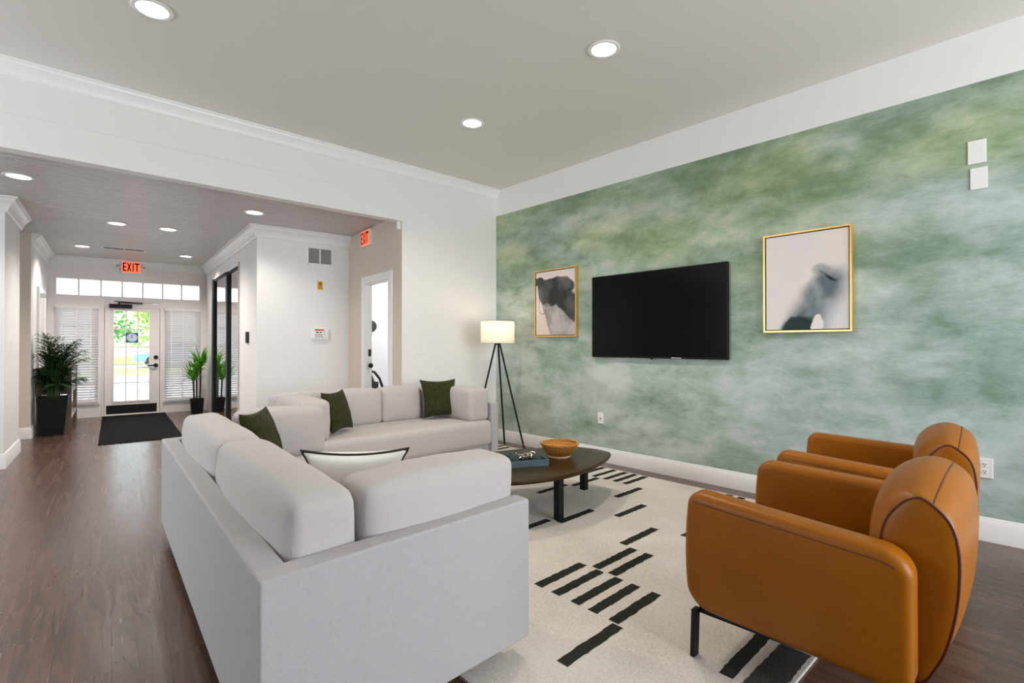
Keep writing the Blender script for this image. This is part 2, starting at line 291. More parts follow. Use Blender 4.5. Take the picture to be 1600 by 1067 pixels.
# ---------------------------------------------------------------- mesh builder
class B:
    def __init__(s, xf=None): s.v = []; s.f = []; s.m = []; s.xf = xf or (lambda p: p)
    def add(s, vs, fs, mi=0):
        k = len(s.v); s.v += [tuple(s.xf(p)) for p in vs]; s.f += [[i + k for i in f] for f in fs]; s.m += [mi] * len(fs); return s
    def box(s, x0, x1, y0, y1, z0, z1, mi=0):
        vs = [(x, y, z) for z in (z0, z1) for y in (y0, y1) for x in (x0, x1)]
        return s.add(vs, [(0, 2, 3, 1), (4, 5, 7, 6), (0, 1, 5, 4), (2, 6, 7, 3), (0, 4, 6, 2), (1, 3, 7, 5)], mi)
    def bar(s, p, q, w, h, mi=0):                       # box beam from p to q
        p, q = Vector(p), Vector(q); d = (q - p).normalized(); a = d.cross(Vector((0, 0, 1)))
        if a.length < 1e-3: a = Vector((1, 0, 0))
        a.normalize(); b = d.cross(a); vs = []
        for c in (p, q):
            for i, j in ((-1, -1), (1, -1), (1, 1), (-1, 1)): vs.append(tuple(c + a * i * w / 2 + b * j * h / 2))
        return s.add(vs, [(3, 2, 1, 0), (4, 5, 6, 7), (0, 1, 5, 4), (1, 2, 6, 5), (2, 3, 7, 6), (3, 0, 4, 7)], mi)
    def tube(s, pts, r, n=8, mi=0, closed=False):
        pts = [Vector(p) for p in pts]; N = len(pts); rs = r if isinstance(r, (list, tuple)) else [r] * N
        vs = []; up = None
        for i in range(N):
            a = pts[(i - 1) % N] if (closed or i > 0) else pts[i]; b = pts[(i + 1) % N] if (closed or i < N - 1) else pts[i]
            t = (b - a).normalized()
            if up is None:
                up = Vector((0, 0, 1)) if abs(t.z) < 0.9 else Vector((1, 0, 0))
            up = (up - t * up.dot(t)).normalized(); w = t.cross(up)
            for k in range(n):
                an = 2 * PI * k / n; vs.append(tuple(pts[i] + (up * math.cos(an) + w * math.sin(an)) * rs[i]))
        fs = []
        for i in range(N if closed else N - 1):
            j = (i + 1) % N
            for k in range(n):
                k2 = (k + 1) % n; fs.append((i * n + k, i * n + k2, j * n + k2, j * n + k))
        if not closed: fs += [tuple(range(n))[::-1], tuple(range((N - 1) * n, N * n))]
        return s.add(vs, fs, mi)
    def lathe(s, c, prof, n=32, mi=0, axis='z'):
        vs = []; fs = []; c = Vector(c)
        for (r, z) in prof:
            for k in range(n):
                a = 2 * PI * k / n; p = (r * math.cos(a), r * math.sin(a), z)
                if axis == 'x': p = (z, p[0], p[1])
                if axis == 'y': p = (p[0], z, p[1])
                vs.append(tuple(c + Vector(p)))
        for i in range(len(prof) - 1):
            for k in range(n):
                k2 = (k + 1) % n; fs.append((i * n + k, i * n + k2, (i + 1) * n + k2, (i + 1) * n + k))
        if prof[0][0] > 1e-6: fs.append(tuple(range(n))[::-1])
        if prof[-1][0] > 1e-6: fs.append(tuple(range((len(prof) - 1) * n, len(prof) * n)))
        return s.add(vs, fs, mi)
    def sphere(s, c, r, n=16, mi=0, sz=1.0):
        return s.lathe(c, [(r * math.sin(PI * i / n) + (1e-5 if i in (0, n) else 0), -r * sz * math.cos(PI * i / n)) for i in range(n + 1)], n * 2, mi)
    def prism(s, poly, z0, z1, mi=0):
        n = len(poly); vs = [(x, y, z0) for x, y in poly] + [(x, y, z1) for x, y in poly]
        return s.add(vs, [tuple(range(n))[::-1], tuple(range(n, 2 * n))] + [(i, (i + 1) % n, n + (i + 1) % n, n + i) for i in range(n)], mi)
    def loft(s, rings, mi=0, caps=True):                # rings of equal length, each closed
        n = len(rings[0]); vs = [p for r in rings for p in r]; fs = []
        for i in range(len(rings) - 1):
            for k in range(n):
                k2 = (k + 1) % n; fs.append((i * n + k, i * n + k2, (i + 1) * n + k2, (i + 1) * n + k))
        if caps: fs += [tuple(range(n))[::-1], tuple(range((len(rings) - 1) * n, len(rings) * n))]
        return s.add(vs, fs, mi)
    def slab(s, poly, t, r, f3, mi=0, seg=5, puff=0.0):
        """outline poly (2D, ccw) thickened by t with rounded edges r; f3(a, b, h) places it; puff bulges both flat sides"""
        n = len(poly); P = [Vector(p) for p in poly]; N = []
        for i in range(n):
            d = (P[(i + 1) % n] - P[i - 1]).normalized(); N.append(Vector((-d.y, d.x)))
        c = sum(P, Vector((0, 0))) / n
        prof = [(r * (1 - math.sin(PI / 2 * k / seg)), t / 2 - r * (1 - math.cos(PI / 2 * k / seg))) for k in range(seg + 1)]
        half = [(P_in, hh) for P_in, hh in prof]
        side = [(i, h) for i, h in half]
        rings = []
        inner = [(r + 0.0, 0.25), (r, 0.5), (r, 0.75), (r, 0.97)]
        def ring(off, h): return [f3(*(P[i] + N[i] * off), h) for i in range(n)]
        def cap(sgn):
            out = []
            for off, u in inner:
                out.append([f3(*((P[i] + N[i] * off) * (1 - u) + c * u), sgn * (t / 2 + puff * (1 - (1 - u) ** 2))) for i in range(n)])
            return out
        rings = cap(-1)[::-1] + [ring(o, -h) for o, h in side] + [ring(o, h) for o, h in side[::-1]] + cap(1)
        # order edge rings: from bottom flat to bottom side to top side to top flat
        e1 = [ring(o, -h) for o, h in sorted(side, key=lambda q: -q[1])]
        e2 = [ring(o, h) for o, h in sorted(side, key=lambda q: q[1])]
        rings = cap(-1)[::-1] + e1 + e2 + cap(1)
        return s.loft(rings, mi)

XF = {}
def set_smooth(me, ang):
    if ang is None: return
    me.polygons.foreach_set('use_smooth', [True] * len(me.polygons))
    try: me.set_sharp_from_angle(angle=R(ang))
    except Exception: pass

def obj(name, b, mats, parent=None, smooth=35, bevel=None, label=None, cat=None, group=None, kind=None, subsurf=0, local=False):
    mats = mats if isinstance(mats, (list, tuple)) else [mats]
    me = bpy.data.meshes.new(name)
    V = b.v
    if parent is not None: loc, rz = XF[parent.name]
    elif kind == 'structure': loc, rz = (0, 0, 0), (-HA if getattr(b, 'rot', False) else 0)
    else:
        xs, ys, zs = zip(*V); loc, rz = ((min(xs) + max(xs)) / 2, (min(ys) + max(ys)) / 2, min(zs)), (-HA if getattr(b, 'rot', False) else 0)
    if not local:
        c, s_ = math.cos(-rz), math.sin(-rz); L = loc
        V = [((x - L[0]) * c - (y - L[1]) * s_, (x - L[0]) * s_ + (y - L[1]) * c, z - L[2]) for x, y, z in V]
    me.from_pydata(V, [], b.f)
    for m in mats: me.materials.append(m)
    me.polygons.foreach_set('material_index', b.m)
    bm = bmesh.new(); bm.from_mesh(me); bmesh.ops.recalc_face_normals(bm, faces=bm.faces); bm.to_mesh(me); bm.free()
    set_smooth(me, smooth); me.update()
    o = bpy.data.objects.new(name, me); S.collection.objects.link(o)
    if parent is not None: o.parent = parent
    else: o.location = loc; o.rotation_euler = (0, 0, rz)
    XF[o.name] = (loc, rz)
    if bevel:
        q = o.modifiers.new('bevel', 'BEVEL'); q.width = bevel; q.segments = 3; q.limit_method = 'ANGLE'; q.angle_limit = R(40)
        try: q.harden_normals = False
        except Exception: pass
    if subsurf:
        q = o.modifiers.new('subsurf', 'SUBSURF'); q.levels = subsurf; q.render_levels = subsurf
    if label: o['label'] = label
    if cat: o['category'] = cat
    if group: o['group'] = group
    if kind: o['kind'] = kind
    return o

def thing(name, loc, label, cat, rz=0, group=None, kind=None):
    o = bpy.data.objects.new(name, None); S.collection.objects.link(o); o.location = loc; o.rotation_euler = (0, 0, rz)
    o.empty_display_size = 0.1
    if kind: o['kind'] = kind
    o['label'] = label
    if cat: o['category'] = cat
    if group: o['group'] = group
    XF[o.name] = (tuple(loc), rz); return o

def copy_thing(root, loc, rz, label):
    r = root.copy(); S.collection.objects.link(r); r.location = loc; r.rotation_euler = (0, 0, rz); r['label'] = label
    for ch in list(root.children):
        c = ch.copy(); S.collection.objects.link(c); c.parent = r
        for g in list(ch.children):
            d = g.copy(); S.collection.objects.link(d); d.parent = c
    return r

def HB():
    b = B(hall); b.rot = True; return b
def struct(name, b, mats, **k):
    return obj(name, b, mats, kind='structure', **k)

# ---------------------------------------------------------------- the rooms
CM, CH = 3.28, 2.74            # ceilings: lounge, hall
XG, YH = 4.46, 5.14            # green wall, header wall
b = HB(); b.box(-5, 5.2, -4.2, 11.56, -0.12, 0); struct('floor', b, M['floor'])
b = B(); b.box(-3.5, XG + 0.14, -3.3, YH + 0.06, CM, CM + 0.12); struct('ceiling', b, M['ceil'])
b = B(); q = [(-4.3, YH + 0.06), (XG + 0.6, YH + 0.06)] + [hall((u, 11.56, 0))[:2] for u in (5.2, -5)]
b.prism(q, CH, CH + 0.12); struct('ceiling_hall', b, M['hallceil'])
b = B(); b.box(XG, XG + 0.14, -3.3, YH + 0.12, 0, 2.945, 0); b.box(XG, XG + 0.14, -3.3, YH + 0.12, 2.945, CM, 1)
struct('wall_right', b, [M['mural'], M['paint']])
b = B(); b.box(-3.5, 3.0448, YH, YH + 0.12, 2.655, CM); b.prism([(3.0448, YH), (XG, YH), (XG, YH + 0.12), (3.0552, YH + 0.12)], 0, CM); struct('wall_front', b, M['paint'])
# walls behind and beside the camera, the left window added for its light
b = B()
for x0, x1 in ((-3.5, 0.95), (4.15, 4.6)): b.box(x0, x1, -3.12, -3.0, 0, CM)
for x0, x1 in ((0.95, 4.15),): b.box(x0, x1, -3.12, -3.0, 0, 0.7); b.box(x0, x1, -3.12, -3.0, 2.8, CM)
struct('wall_back', b, M['paint'])
b = B()
b.box(-3.42, -3.3, -3.0, 3.55, 0, CM); b.box(-3.42, -3.3, 4.85, 7.6, 0, CM); b.box(-3.42, -3.3, 3.55, 4.85, 0, 0.7); b.box(-3.42, -3.3, 3.55, 4.85, 2.8, CM)
struct('wall_left', b, M['paint'])
def plain_window(name, p0, p1, z0, z1):
    b = B(); p0, p1 = Vector((*p0, 0)), Vector((*p1, 0))
    for k in range(4):
        c = p0 + (p1 - p0) * k / 3; b.bar((c.x, c.y, z0), (c.x, c.y, z1), 0.06, 0.06)
    for z in (z0 + 0.03, (z0 + z1) / 2, z1 - 0.03): b.bar((p0.x, p0.y, z), (p1.x, p1.y, z), 0.06, 0.06)
    w = struct(name, b, M['trim'], smooth=None)
    g = B(); g.add([(p0.x, p0.y, z0), (p1.x, p1.y, z0), (p1.x, p1.y, z1), (p0.x, p0.y, z1)], [(0, 1, 2, 3)]); obj('pane', g, M['glass'], w, smooth=None)
plain_window('window_4', (0.95, -3.06), (4.15, -3.06), 0.7, 2.8)
plain_window('added_window_left', (-3.36, 3.55), (-3.36, 4.85), 0.7, 2.8)  # unseen window, added as the opening for the left fill

# hall masses
UL, UR, VE = -0.87, 1.42, 11.44
b = HB(); b.box(-5, UL, 7.245, 8.30, 0, CH, 0); struct('wall_hall_left_near', b, M['paint'])
b = HB()
b.box(-5, UL, 9.36, VE, 0, CH, 0)
b.box(UL - 1.5, UL - 0.0005, 9.355, 9.36, 0, CH, 1)
struct('wall_hall_left_far', b, [M['paint'], M['wall_beige']])
b = HB(); b.box(UR, 2.66, 7.051, VE, 0, CH); struct('wall_hall_right', b, M['paint'])
UB = 2.589
DV0, DV1, DZ = 5.726, 6.45, 2.035
b = HB(); b.box(UB, UB + 0.07, DV1, 7.051, 0, CH); b.box(UB, UB + 0.07, 5.506, DV0, 0, CH); b.box(UB - 0.002, UB, 5.387, 5.506, 0, 2.654); b.box(UB, UB + 0.07, DV0, DV1, DZ, CH)
struct('wall_side_room', b, M['wall_beige'])
b = HB(); b.box(2.66, 5.2, 8.3, 8.42, 0, CH); b.box(5.08, 5.2, 5.0, 8.3, 0, CH); struct('wall_side_room_back', b, M['paint'])
# exit wall with its openings
b = HB()
def ew(u0, u1, z0, z1, v0=VE, v1=VE + 0.12): b.box(u0, u1, v0, v1, z0, z1)
ew(-0.87, UR, 2.385, CH); ew(-0.87, -0.765, 0, 2.385); ew(1.31, UR, 0, 2.385); ew(-0.765, 1.31, 1.91, 2.08)
ew(-0.215, -0.135, 0, 1.91); ew(0.69, 0.755, 0, 1.91); ew(-0.765, -0.215, 0, 0.25); ew(0.755, 1.31, 0, 0.215); 
struct('wall_end', b, M['door'])
# the door opening reaches higher than the windows: its head is cut by the door frame

# trims
CROWN = [(0, -0.15), (0.014, -0.15), (0.016, -0.145), (0.026, -0.135), (0.034, -0.105), (0.055, -0.065), (0.082, -0.042), (0.088, -0.022), (0.104, -0.018), (0.104, 0), (0, 0)]
BASE = [(0, 0), (0.02, 0), (0.02, 0.112), (0.014, 0.128), (0.009, 0.148), (0, 0.150)]
def sweep(b, path, prof, z, side=1, mi=0):
    P = [Vector(p) for p in path]; n = len(P); rings = []
    for i in range(n):
        d0 = (P[i] - P[i - 1]).normalized() if i else None
        d1 = (P[i + 1] - P[i]).normalized() if i < n - 1 else None
        n0 = Vector((-d0.y, d0.x)) * side if d0 else None; n1 = Vector((-d1.y, d1.x)) * side if d1 else None
        if n0 and n1: mdir = (n0 + n1); mdir = mdir / (mdir.dot(n0))
        else: mdir = n0 or n1
        rings.append([(P[i].x + mdir.x * o, P[i].y + mdir.y * o, z + h) for o, h in prof])
    b.loft(rings, mi)
def trim(name, path, prof, z, side, hallf=True, m='trim'):
    b = HB() if hallf else B(); sweep(b, path, prof, z, side); return struct(name, b, M[m], smooth=30)
trim('trim_1', [(-4, 7.245), (UL, 7.245), (UL, 8.3)], CROWN, CH, -1)
trim('trim_2', [(UL, 9.36), (UL, VE), (UR, VE), (UR, 7.051), (UB, 7.051)], CROWN, CH, -1)
trim('trim_3', [(-3.3, YH), (XG, YH)], [(o * 0.85, h * 0.75) for o, h in CROWN], CM, -1, False)
b = B(); b.box(-3.3, 2.6, YH - 0.006, YH, 2.905, 2.918); struct('trim_4', b, M['paint'])
b = HB(); b.box(2.555, UB, 5.42, 5.46, CH - 0.17, CH - 0.03); struct('trim_5', b, M['trim'])
trim('baseboard_right', [(XG, YH), (XG, -3.0)], BASE, 0, -1, False)
trim('baseboard_front', [(3.065, YH), (XG, YH)], BASE, 0, -1, False)
trim('baseboard_left', [(-4, 7.245), (UL, 7.245), (UL, 8.3)], BASE, 0, -1)
trim('baseboard_hall', [(-2.4, 9.355), (UL, 9.355), (UL, 9.9)], BASE, 0, -1)
trim('baseboard_hall_right', [(UR, 8.1), (UR, 7.051), (UB, 7.051), (UB, 6.56)], BASE, 0, -1)
# casing of the side-room doorway
b = HB()
b.box(UB - 0.018, UB, DV1, DV1 + 0.10, 0, DZ + 0.0); b.box(UB - 0.018, UB, DV0 - 0.10, DV0, 0, DZ + 0.09); b.box(UB - 0.018, UB, DV0, DV1 + 0.10, DZ, DZ + 0.09)
b.box(UB, UB + 0.08, DV1 - 0.012, DV1, 0, DZ); b.box(UB, UB + 0.08, DV0, DV0 + 0.012, 0, DZ); b.box(UB, UB + 0.08, DV0, DV1, DZ - 0.012, DZ)
d4 = struct('door_2', b, M['trim'], smooth=None)
b = HB(); b.box(UB + 0.035, UB + 0.065, DV1 - 0.022, DV1 - 0.012, 1.10, 1.19); obj('strike_plate', b, M['black'], d4, smooth=None)
b = HB(); b.lathe((UB + 0.05, DV1 - 0.012, 0.98), [(0.012, 0), (0.012, -0.02), (0.03, -0.03), (0.032, -0.045), (0.02, -0.055), (0.001, -0.058)], 16, axis='y'); obj('door_knob', b, M['black'], d4)
# left far wall door
b = HB()
for v0, v1 in ((10.0, 10.08), (10.90, 10.98)): b.box(UL, UL + 0.03, v0, v1, 0, 2.09)
b.box(UL, UL + 0.03, 10.08, 10.90, 2.01, 2.09)
b.box(UL, UL + 0.012, 10.08, 10.90, 0, 2.01)
d3 = struct('door_3', b, M['trim'], smooth=None)
b = HB(); b.box(UL + 0.012, UL + 0.07, 10.14, 10.40, 1.95, 2.0); obj('door_closer', b, M['steel'], d3, smooth=None)

# mirrored sliding doors in black frames on the right side of the hall
def mirror_door(name, v0, v1, stile0, stile1, u):
    b = HB(); b.box(u - 0.045, u, stile0, stile1, 0.0, 2.37); b.box(u - 0.03, u, v0, v1, 2.33, 2.37); b.box(u - 0.03, u, v0, v1, 0, 0.05)
    d = struct(name, b, M['black'], smooth=None)
    g = HB(); g.box(u - 0.015, u - 0.008, v0, v1, 0.05, 2.33); obj('mirror_panel', g, M['mirror'], d, smooth=None)
mirror_door('door_4', 9.0, 10.3, 10.10, 10.27, UR - 0.025)
mirror_door('door_5', 8.20, 9.02, 8.90, 9.0, UR - 0.0)
trim('trim_6', [(UR, 8.16), (UR, 8.20)], [(0, 0), (0.02, 0), (0.02, 2.43), (0, 2.43)], 0, 1)
b = HB(); b.box(UR - 0.02, UR, 8.16, 8.20, 0, 2.42); b.box(UR - 0.02, UR, 8.16, 10.5, 2.375, 2.42)
struct('trim_7', b, M['trim'], smooth=None)

# exit door
D0, D1 = -0.125, 0.68
b = HB()
b.box(-0.15, D0, VE - 0.015, VE + 0.10, 0, 2.05); b.box(D1, 0.72, VE - 0.015, VE + 0.10, 0, 2.05); b.box(D0, D1, VE - 0.015, VE + 0.10, 2.01, 2.05)
b.box(D0, D1, VE - 0.02, VE + 0.10, 0, 0.012); b.box(D0, D0 + 0.025, VE + 0.058, VE + 0.10, 0.012, 2.01); b.box(D1 - 0.025, D1, VE + 0.058, VE + 0.10, 0.012, 2.01); b.box(D0, D1, VE + 0.058, VE + 0.10, 1.985, 2.01); b.box(D0, D1, VE + 0.058, VE + 0.10, 0.012, 0.03)
ex = struct('door_1', b, M['door'], smooth=None)
b = HB(); v0, v1 = VE + 0.01, VE + 0.055; G0, G1, GZ0, GZ1 = 0.012, 0.518, 0.255, 1.845
b.box(D0 + 0.006, G0, v0, v1, 0.014, 2.006); b.box(G1, D1 - 0.006, v0, v1, 0.014, 2.006); b.box(G0, G1, v0, v1, 0.014, GZ0); b.box(G0, G1, v0, v1, GZ1, 2.006)
for (a0, a1, c0, c1) in ((G0 - 0.025, G0, GZ0 - 0.025, GZ1 + 0.025), (G1, G1 + 0.025, GZ0 - 0.025, GZ1 + 0.025), (G0, G1, GZ0 - 0.025, GZ0), (G0, G1, GZ1, GZ1 + 0.025)): b.box(a0, a1, v0 - 0.012, v0, c0, c1)
leaf = obj('door_leaf', b, M['door'], ex, smooth=None)
b = HB()
for k in (1, 2): u = G0 + (G1 - G0) * k / 3; b.box(u - 0.009, u + 0.009, v0 + 0.004, v1 - 0.01, GZ0, GZ1)
for k in range(1, 5): zz = GZ0 + (GZ1 - GZ0) * k / 5; b.box(G0, G1, v0 + 0.006, v1 - 0.012, zz - 0.009, zz + 0.009)
obj('glazing_bars', b, M['door'], leaf, smooth=None)
b = HB(); b.box(G0, G1, v0 + 0.02, v0 + 0.026, GZ0, GZ1); obj('glass_pane', b, M['glass'], leaf, smooth=None)
b = HB(); b.box(-0.095, 0.635, v0 - 0.004, v0, 0.03, 0.185); obj('kick_plate', b, M['black'], leaf, smooth=None)
b = HB(); b.box(-0.06, 0.265, v0 - 0.055, v0, 1.895, 1.965); b.bar((0.08, v0 - 0.03, 1.965), (0.08, v0 - 0.03, 2.0), 0.03, 0.03); b.bar((0.08, v0 - 0.03, 1.995), (0.42, v0 - 0.05, 1.985), 0.02, 0.014); b.bar((0.42, v0 - 0.05, 1.99), (-0.02, v0 - 0.015, 2.02), 0.016, 0.012)
obj('door_closer', b, M['black'], ex, smooth=None)
b = HB(); b.box(0.56, 0.66, v0 - 0.02, v0, 1.975, 2.0); obj('stop_bracket', b, M['steel'], ex, smooth=None)
b = HB(); b.lathe((0.618, v0, 1.022), [(0.034, 0), (0.034, -0.018), (0.026, -0.028), (0.001, -0.03)], 20, axis='y'); obj('deadbolt', b, M['black'], leaf)
b = HB(); b.lathe((0.618, v0, 0.875), [(0.036, 0), (0.036, -0.012), (0.02, -0.02), (0.014, -0.055), (0.001, -0.056)], 20, axis='y'); b.bar((0.618, v0 - 0.05, 0.875), (0.50, v0 - 0.05, 0.87), 0.016, 0.022); obj('lever_handle', b, M['black'], leaf)
# windows
def side_window(name, u0, u1, z0, z1):
    b = HB()
    for (a0, a1, c0, c1) in ((u0, u0 + 0.035, z0, z1), (u1 - 0.035, u1, z0, z1), (u0, u1, z0, z0 + 0.035), (u0, u1, z1 - 0.035, z1)): b.box(a0, a1, VE + 0.045, VE + 0.09, c0, c1)
    um = (u0 + u1) / 2; b.box(um - 0.01, um + 0.01, VE + 0.05, VE + 0.085, z0, z1)
    for k in range(1, 5): zz = z0 + (z1 - z0) * k / 5; b.box(u0, u1, VE + 0.055, VE + 0.08, zz - 0.009, zz + 0.009)
    b.box(u0 - 0.03, u1 + 0.03, VE - 0.03, VE, z0 - 0.03, z0 - 0.002)
    w = struct(name, b, M['door'], smooth=None)
    g = HB(); g.box(u0, u1, VE + 0.064, VE + 0.07, z0, z1); obj('pane', g, M['glass'], w, smooth=None)
side_window('window_1', -0.765, -0.215, 0.25, 1.91); side_window('window_2', 0.755, 1.31, 0.215, 1.91)
b = HB(); T0, T1 = -0.765, 1.31
for k in range(8): u = T0 + (T1 - T0) * k / 7; b.box(u - 0.008, u + 0.008, VE + 0.01, VE + 0.07, 2.08, 2.385)
b.box(T0, T1, VE + 0.02, VE + 0.07, 2.08, 2.095); b.box(T0, T1, VE + 0.02, VE + 0.07, 2.37, 2.385)
w3 = struct('window_3', b, M['door'], smooth=None)
for k in range(7):
    u = T0 + (T1 - T0) * k / 7; g = HB(); g.box(u + 0.008, u + (T1 - T0) / 7 - 0.008, VE + 0.035, VE + 0.041, 2.095, 2.37); obj('pane', g, M['frost'], w3, smooth=None)
def blind(u0, u1, z0, z1, label):
    um = (u0 + u1) / 2; t = thing('window_blind', hall((um, VE - 0.03, z0)), label, 'blind', -HA, 'white slatted blinds beside the glass door')
    b = HB(); b.box(u0, u1, VE - 0.05, VE - 0.002, z1 - 0.045, z1); obj('headrail', b, M['plate'], t, smooth=None)
    b = HB(); n = int((z1 - 0.06 - z0 - 0.03) / 0.043) + 1
    for k in range(n):
        zz = z0 + 0.04 + k * 0.043; an = R(52); dv, dz = 0.025 * math.cos(an), 0.025 * math.sin(an)
        b.add([(u0, VE - 0.028 - dv, zz + dz), (u1, VE - 0.028 - dv, zz + dz), (u1, VE - 0.028 + dv, zz - dz), (u0, VE - 0.028 + dv, zz - dz),
               (u0, VE - 0.030 - dv, zz + dz - 0.002), (u1, VE - 0.030 - dv, zz + dz - 0.002), (u1, VE - 0.030 + dv, zz - dz - 0.002), (u0, VE - 0.030 + dv, zz - dz - 0.002)],
              [(0, 1, 2, 3), (7, 6, 5, 4), (0, 4, 5, 1), (1, 5, 6, 2), (2, 6, 7, 3), (3, 7, 4, 0)])
    obj('slats', b, M['blind'], t, smooth=None)
    b = HB()
    for u in (u0 + 0.1, um, u1 - 0.1): b.box(u - 0.006, u + 0.006, VE - 0.056, VE - 0.054, z0 + 0.02, z1 - 0.045)
    obj('ladder_tape', b, M['plate'], t, smooth=None)
    b = HB(); b.box(u0, u1, VE - 0.05, VE - 0.006, z0, z0 + 0.022); obj('bottom_rail', b, M['plate'], t, smooth=None)
blind(-0.775, -0.205, 0.265, 1.92, 'white slatted window blind left of the glass exit door, behind the palm')
blind(0.75, 1.318, 0.225, 1.92, 'white slatted window blind right of the glass exit door, behind the bright green plant')

# ---------------------------------------------------------------- ceiling lights
def downlight(p, label, group, h, e, xf=None, r=0.085, col=(1, 0.91, 0.84)):
    P = xf((p[0], p[1], h)) if xf else (p[0], p[1], h)
    t = thing('recessed_downlight', P, label, 'ceiling light', 0, group)
    x, y = P[0], P[1]
    b = B(); b.lathe((x, y, h), [(r, 0.0), (r + 0.022, -0.001), (r + 0.026, -0.006), (r + 0.018, -0.011), (r, -0.010), (r - 0.004, -0.002)], 40); obj('trim_ring', b, M['trim'], t)
    b = B(); b.lathe((x, y, h - 0.005), [(0.0001, 0.0), (r * 0.6, -0.001), (r, 0.0), (r, 0.004), (0.0001, 0.004)], 40); obj('lens', b, M['lamp_disc'], t)
    if e:
        l = light('downlight_beam', 'SPOT', (x, y, h - 0.03), e, col, radius=0.07, spot=R(140)); l.rotation_euler = (0, 0, 0); l.parent = None
GL, GH = 'recessed downlights in the lounge ceiling', 'recessed downlights in the hall ceiling'
downlight((2.85, 2.16), 'round recessed ceiling light over the coffee table, largest whole light in view', GL, CM, 80, col=(1, 0.86, 0.70))
downlight((2.92, 3.70), 'round recessed ceiling light farther back, nearest the far sofa and corner', GL, CM, 80, col=(1, 0.86, 0.70))
downlight((0.505, 3.75), 'round recessed ceiling light cut by the top edge, above the near sofa', GL, CM, 80, col=(1, 0.86, 0.70))
downlight((-0.665, 6.25), 'round recessed hall light beside the left pillar', GH, CH, 65, hall)
downlight((1.25, 6.35), 'round recessed hall light above the corner of the hall wall', GH, CH, 55, hall)
downlight((0.03, 7.95), 'round recessed hall light left in the pair halfway to the door', GH, CH, 85, hall)
downlight((0.555, 7.95), 'round recessed hall light right in the pair halfway to the door', GH, CH, 85, hall)
downlight((-0.375, 10.1), 'faint round hall light near the exit door, by the left wall', GH, CH, 95, hall)
downlight((0.96, 10.2), 'faint round hall light near the exit door, by the mirrored doors', GH, CH, 95, hall)

# ---------------------------------------------------------------- signs and fittings
def exit_sign(name, face, label, heads):
    """face(a, h, d): a along the sign, h up, d out of the wall"""
    loc = face(0, -0.10, 0); t = thing(name, loc, label, 'sign', -HA, 'red exit signs')
    def bx(b, a0, a1, h0, h1, d0, d1):
        vs = [face(a, h, d) for d in (d0, d1) for h in (h0, h1) for a in (a0, a1)]
        b.add(vs, [(0, 2, 3, 1), (4, 5, 7, 6), (0, 1, 5, 4), (2, 6, 7, 3), (0, 4, 6, 2), (1, 3, 7, 5)])
    b = B(); bx(b, -0.14, 0.14, -0.10, 0.10, -0.068 if heads else 0, 0.045); obj('housing', b, M['plate'], t, smooth=None)
    b = B(); bx(b, -0.132, 0.132, -0.092, 0.092, 0.045, 0.049); obj('lit_face', b, M['exit_glow'], t, smooth=None)
    b = B(); d0, d1 = 0.0492, 0.0505
    def st(a0, h0, a1, h1, w):                          # slanted stroke
        vs = [face(a, h, d) for d in (d0, d1) for a, h in ((a0, h0), (a0 + w, h0), (a1 + w, h1), (a1, h1))]
        b.add(vs, [(0, 1, 2, 3), (7, 6, 5, 4), (0, 4, 5, 1), (1, 5, 6, 2), (2, 6, 7, 3), (3, 7, 4, 0)])
    H0, H1, w = -0.074, 0.074, 0.018
    st(-0.118, H0, -0.118, H1, w)
    for h in (H0, -0.011, H1 - 0.022): bx(b, -0.118, -0.068, h, h + 0.022, d0, d1)
    st(-0.060, H0, -0.012, H1, w); st(-0.012, H0, -0.060, H1, w)
    st(0.020, H0, 0.020, H1, w)
    st(0.075, H0, 0.075, H1 - 0.01, w); bx(b, 0.046, 0.121, H1 - 0.026, H1, d0, d1)
    obj('letters', b, M['dark_red'], t, smooth=None)
    if heads:
        for s in (-1, 1):
            b = B(); c = Vector(face(s * 0.185, 0.0, 0.04)); b.sphere(c, 0.028, 8); bx(b, min(s * 0.14, s * 0.18), max(s * 0.14, s * 0.18), -0.012, 0.012, 0.01, 0.035)
            hd = obj('lamp_head', b, M['plate'], t)
            b = B(); c2 = Vector(face(s * 0.185, -0.004, 0.066)); b.sphere(c2, 0.015, 8); obj('bulb', b, M['steel'], hd)
exit_sign('exit_sign', lambda a, h, d: hall((0.245 + a, VE - 0.07 - d, 2.62 + h)), 'lit red EXIT sign over the glass door, with two small lamp heads', True)
exit_sign('exit_sign', lambda a, h, d: hall((UB - d, 6.36 - a, 2.615 + h)), 'lit red EXIT sign seen edge-on above the side room doorway', False)

t = thing('return_air_grille', hall((2.192, 7.051, 2.32)), 'white framed two-panel air grille high on the hall wall', 'vent', -HA)
b = HB(); V = 7.051
for a0, a1, c0, c1 in ((2.027, 2.043, 2.32, 2.55), (2.341, 2.357, 2.32, 2.55), (2.184, 2.2, 2.32, 2.55), (2.027, 2.357, 2.32, 2.336), (2.027, 2.357, 2.534, 2.55)): b.box(a0, a1, V - 0.012, V, c0, c1)
obj('grille_frame', b, M['trim'], t, smooth=None)
for a0, a1 in ((2.043, 2.184), (2.2, 2.341)):
    b = HB(); b.box(a0, a1, V - 0.003, V - 0.001, 2.336, 2.534)
    for k in range(14): zz = 2.342 + k * 0.0138; b.add([(a0, V - 0.003, zz + 0.008), (a1, V - 0.003, zz + 0.008), (a1, V - 0.010, zz), (a0, V - 0.010, zz)], [(0, 1, 2, 3)])
    obj('louvre_panel', b, M['grille'], t, smooth=None)
t = thing('notice_card', hall((2.195, V, 1.988)), 'small yellow notice on the hall wall below the air grille', 'sign', -HA)
b = HB(); b.box(2.161, 2.229, V - 0.006, V, 1.988, 2.103); obj('card', b, M['yellow'], t, smooth=None)
